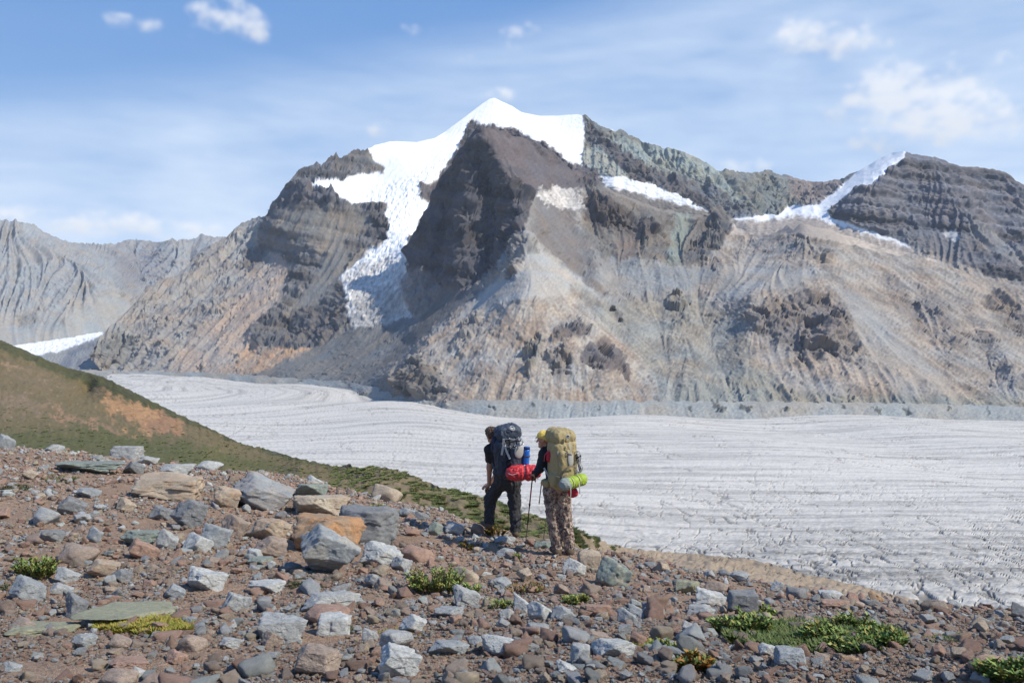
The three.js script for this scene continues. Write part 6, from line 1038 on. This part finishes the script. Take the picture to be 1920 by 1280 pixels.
  wpart(bp, 'cross_strap', strap([J(1058, 850, -0.355), J(1066, 849, -0.37), J(1074, 851, -0.34)], 0.016, V3(0, 0, 1)), web);
  wpart(bp, 'lower_strap', strap([J(1051, 893, -0.345), J(1058, 882, -0.375), J(1068, 875, -0.375), J(1079, 874, -0.33)], 0.026, V3(0, 0, 1)), cloth([0.20, 0.16, 0.11]));
  wpart(bp, 'lower_strap', strap([J(1036, 888, -0.25), J(1045, 893, -0.32), J(1052, 894, -0.345), J(1062, 890, -0.365)], 0.015, V3(0, 0, 1)), web);
  wpart(bp, 'lower_strap', strap([J(1052, 893, -0.352), J(1051, 905, -0.345), J(1050, 911, -0.33)], 0.014, V3(0, 0, 1)), cloth([0.03, 0.03, 0.03]));
  wpart(bp, 'shoulder_strap', strap([J(1032, 838, -0.05), J(1026, 850, 0.0), J(1027, 870, -0.02), J(1029, 886, -0.08)], 0.024, V3(-0.5, 0, 0.8)), greyw);
  wpart(bp, 'load_strap', strap([J(1020, 877, -0.09), J(1026, 888, -0.13), J(1031, 897, -0.14)], 0.024, V3(-0.3, 0, 1)), greyw);
  wpart(bp, 'buckle', bagGeo(J(1047, 851, -0.33), [0.02, 0.035, 0.015], new THREE.Euler(), 0.01, 0.012, 3, 0.006), cloth([0.20, 0.19, 0.2]));
  { const c = J(1064.5, 819, -0.335), e = new THREE.Euler(-0.1, 0.35, 0), bd = wpart(bp, 'emblem', new THREE.CylinderGeometry(0.025, 0.025, 0.008, 26).rotateX(Math.PI / 2).applyQuaternion(qe(e)).translate(c.x, c.y, c.z), cloth([0.03, 0.035, 0.05])); bd.userData.base = bp.position;
    wpart(bd, 'emblem_rim', new THREE.TorusGeometry(0.025, 0.0035, 6, 26).applyQuaternion(qe(e)).translate(c.x, c.y, c.z + 0.003), cloth([0.5, 0.5, 0.48])); const wing = new THREE.Shape(); wing.moveTo(-0.014, -0.004); wing.quadraticCurveTo(0, -0.010, 0.014, 0.004); wing.quadraticCurveTo(0.004, -0.014, -0.006, -0.013); wing.lineTo(-0.014, -0.004); wpart(bd, 'emblem_bird', new THREE.ExtrudeGeometry(wing, { depth: 0.003, bevelEnabled: false }).applyQuaternion(qe(e)).translate(c.x, c.y, c.z + 0.005), cloth([0.5, 0.5, 0.48])); delete bd.userData.base; }
  const rb = thing('dry_bag', 'small red bag tucked in the left side of the khaki backpack', 'bag', J(1033, 865, -0.15)); wpart(rb, 'bag', bagGeo(J(1033, 855, -0.15), [0.055, 0.085, 0.06], new THREE.Euler(0, 0.3, -0.15), 0.045, 0.012, 61, 0.008), cloth([0.40, 0.015, 0.03])); wpart(rb, 'cord', tube([J(1030, 846, -0.22), J(1022, 852, -0.16), J(1020.5, 865, -0.13)], 0.005, 14, 5), cloth([0.5, 0.08, 0.14]));
  // rolled mat under the pack
  const rm = thing('sleeping_mat', 'rolled lime green sleeping mat with a grey end, tied under the khaki backpack', 'mat', J(1075, 912, -0.36));
  { const a = J(1060, 908, -0.44), b = J(1090, 899, -0.30), ax = b.clone().sub(a).normalize(), L = a.distanceTo(b), field = (lo2, hi2, s2) => (p) => { const x = p[0] - a.x, y = p[1] - a.y, z = p[2] - a.z, u = x * ax.x + y * ax.y + z * ax.z, t2 = clamp(u, lo2, hi2), rr = Math.hypot(x - ax.x * t2, y - ax.y * t2, z - ax.z * t2), an = Math.atan2(y, z), pin = Math.exp(-Math.pow((u - 0.085) / 0.016, 2)) + Math.exp(-Math.pow((u - 0.19) / 0.016, 2)); return rr - (0.080 - 0.012 * pin + 0.006 * n3(u * 16, an * 2, s2) + 0.004 * n3(u * 40, an * 3, s2)); };
    const lo = a.clone().min(b).subScalar(0.14), hi = a.clone().max(b).addScalar(0.14); wpart(rm, 'roll', nets(field(0.05, L, 3), lo, hi, 0.008), cloth([0.27, 0.38, 0.025], { roughness: 0.6 })); wpart(rm, 'end', nets((p) => field(-0.0, 0.02, 7)(p) - 0.002, lo, hi, 0.008), cloth([0.24, 0.27, 0.25]));
    for (const u of [0.085, 0.19]) { const c = a.clone().addScaledVector(ax, u); wpart(rm, 'strap', new THREE.TorusGeometry(0.076, 0.006, 6, 30).applyQuaternion(new THREE.Quaternion().setFromUnitVectors(V3(0, 0, 1), ax)).translate(c.x, c.y, c.z), cloth([0.55, 0.55, 0.30])); }
    wpart(rm, 'strap_end', strap([J(1086, 905, -0.42), J(1087, 915, -0.43), J(1086.5, 926, -0.42)], 0.012, V3(0, 0, 1)), cloth([0.6, 0.57, 0.42])); wpart(rm, 'strap_end', strap([J(1070, 914, -0.5), J(1070.5, 922, -0.5), J(1070, 932, -0.49)], 0.012, V3(0, 0, 1)), cloth([0.6, 0.57, 0.42])); }
  const lb = thing('stuff_sack', 'small red sack hanging below the lime green mat', 'bag', J(1074, 932, -0.24)); wpart(lb, 'sack', bagGeo(J(1074, 922, -0.24), [0.062, 0.075, 0.06], new THREE.Euler(0, 0.2, 0.3), 0.05, 0.020, 71, 0.008), cloth([0.42, 0.02, 0.045]));
  crampons('crampons', 'steel crampons hanging at the right side of the khaki backpack', J(1083, 866, -0.24), V3(0.16, -1, 0).normalize(), V3(0.9, 0.12, 0.4).normalize(), 0.26, 0.11);
  // trekking poles
  function pole(label, top, tip, hanging) {
    const t2 = thing('trekking_pole', label, 'pole', tip.clone(), 'trekking poles'), L = top.distanceTo(tip), ax = top.clone().sub(tip).normalize(), q = (u) => tip.clone().addScaledVector(ax, u * L), black = cloth([0.015, 0.015, 0.016], { roughness: 0.45 }), red = new THREE.MeshPhysicalMaterial({ color: new THREE.Color().setRGB(0.30, 0.02, 0.04), roughness: 0.35 }), alu = new THREE.MeshStandardMaterial({ color: new THREE.Color().setRGB(0.16, 0.16, 0.17), roughness: 0.4, metalness: 0.6 });
    const gu = 1 - 0.14 / L; wpart(t2, 'grip', capsGeo([cap(q(gu), q(1), 0.015, 0.018)], 0.006, 0.01), black); wpart(t2, 'upper_shaft', rod(q(0.78), q(gu), 0.009), black); wpart(t2, 'red_shaft', rod(q(0.58), q(0.78), 0.0092), red); wpart(t2, 'middle_shaft', rod(q(0.34), q(0.58), 0.008), black); wpart(t2, 'lower_shaft', rod(q(0.06), q(0.34), 0.0068), alu); wpart(t2, 'lock', rod(q(0.56), q(0.585), 0.013), black); wpart(t2, 'lock', rod(q(0.335), q(0.355), 0.012), black); wpart(t2, 'basket', rod(q(0.055), q(0.062), 0.024, 0.022, 16), black); wpart(t2, 'tip', rod(q(0), q(0.06), 0.003, 0.0065), alu);
    wpart(t2, 'wrist_strap', tube([q(0.99), q(0.97).add(V3(0.03, -0.02, 0.02)), q(0.9).add(V3(0.04, -0.03, 0.03)), q(0.95).add(V3(0.01, -0.01, 0.01))], 0.005, 14, 5), black); return t2;
  }
  pole('trekking pole with a red section between the two hikers, held in the near hand', gripTop, tipL);
  pole('grey trekking pole leaning behind the legs of the hiker in patterned trousers', up2, tipR);
  const sp = thing('stowed_pole', 'short folded pole end hanging beside the hip belt of the khaki backpack', 'pole', J(1011, 943, 0.1)); wpart(sp, 'shaft', rod(J(1011, 943, 0.1), J(1016, 900, 0.02), 0.006, 0.008), cloth([0.10, 0.10, 0.105], { roughness: 0.5 })); wpart(sp, 'tip', rod(J(1010.8, 946, 0.105), J(1011.2, 940, 0.1), 0.003, 0.011), cloth([0.03, 0.03, 0.03]));
}

renderer.render(scene, camera);
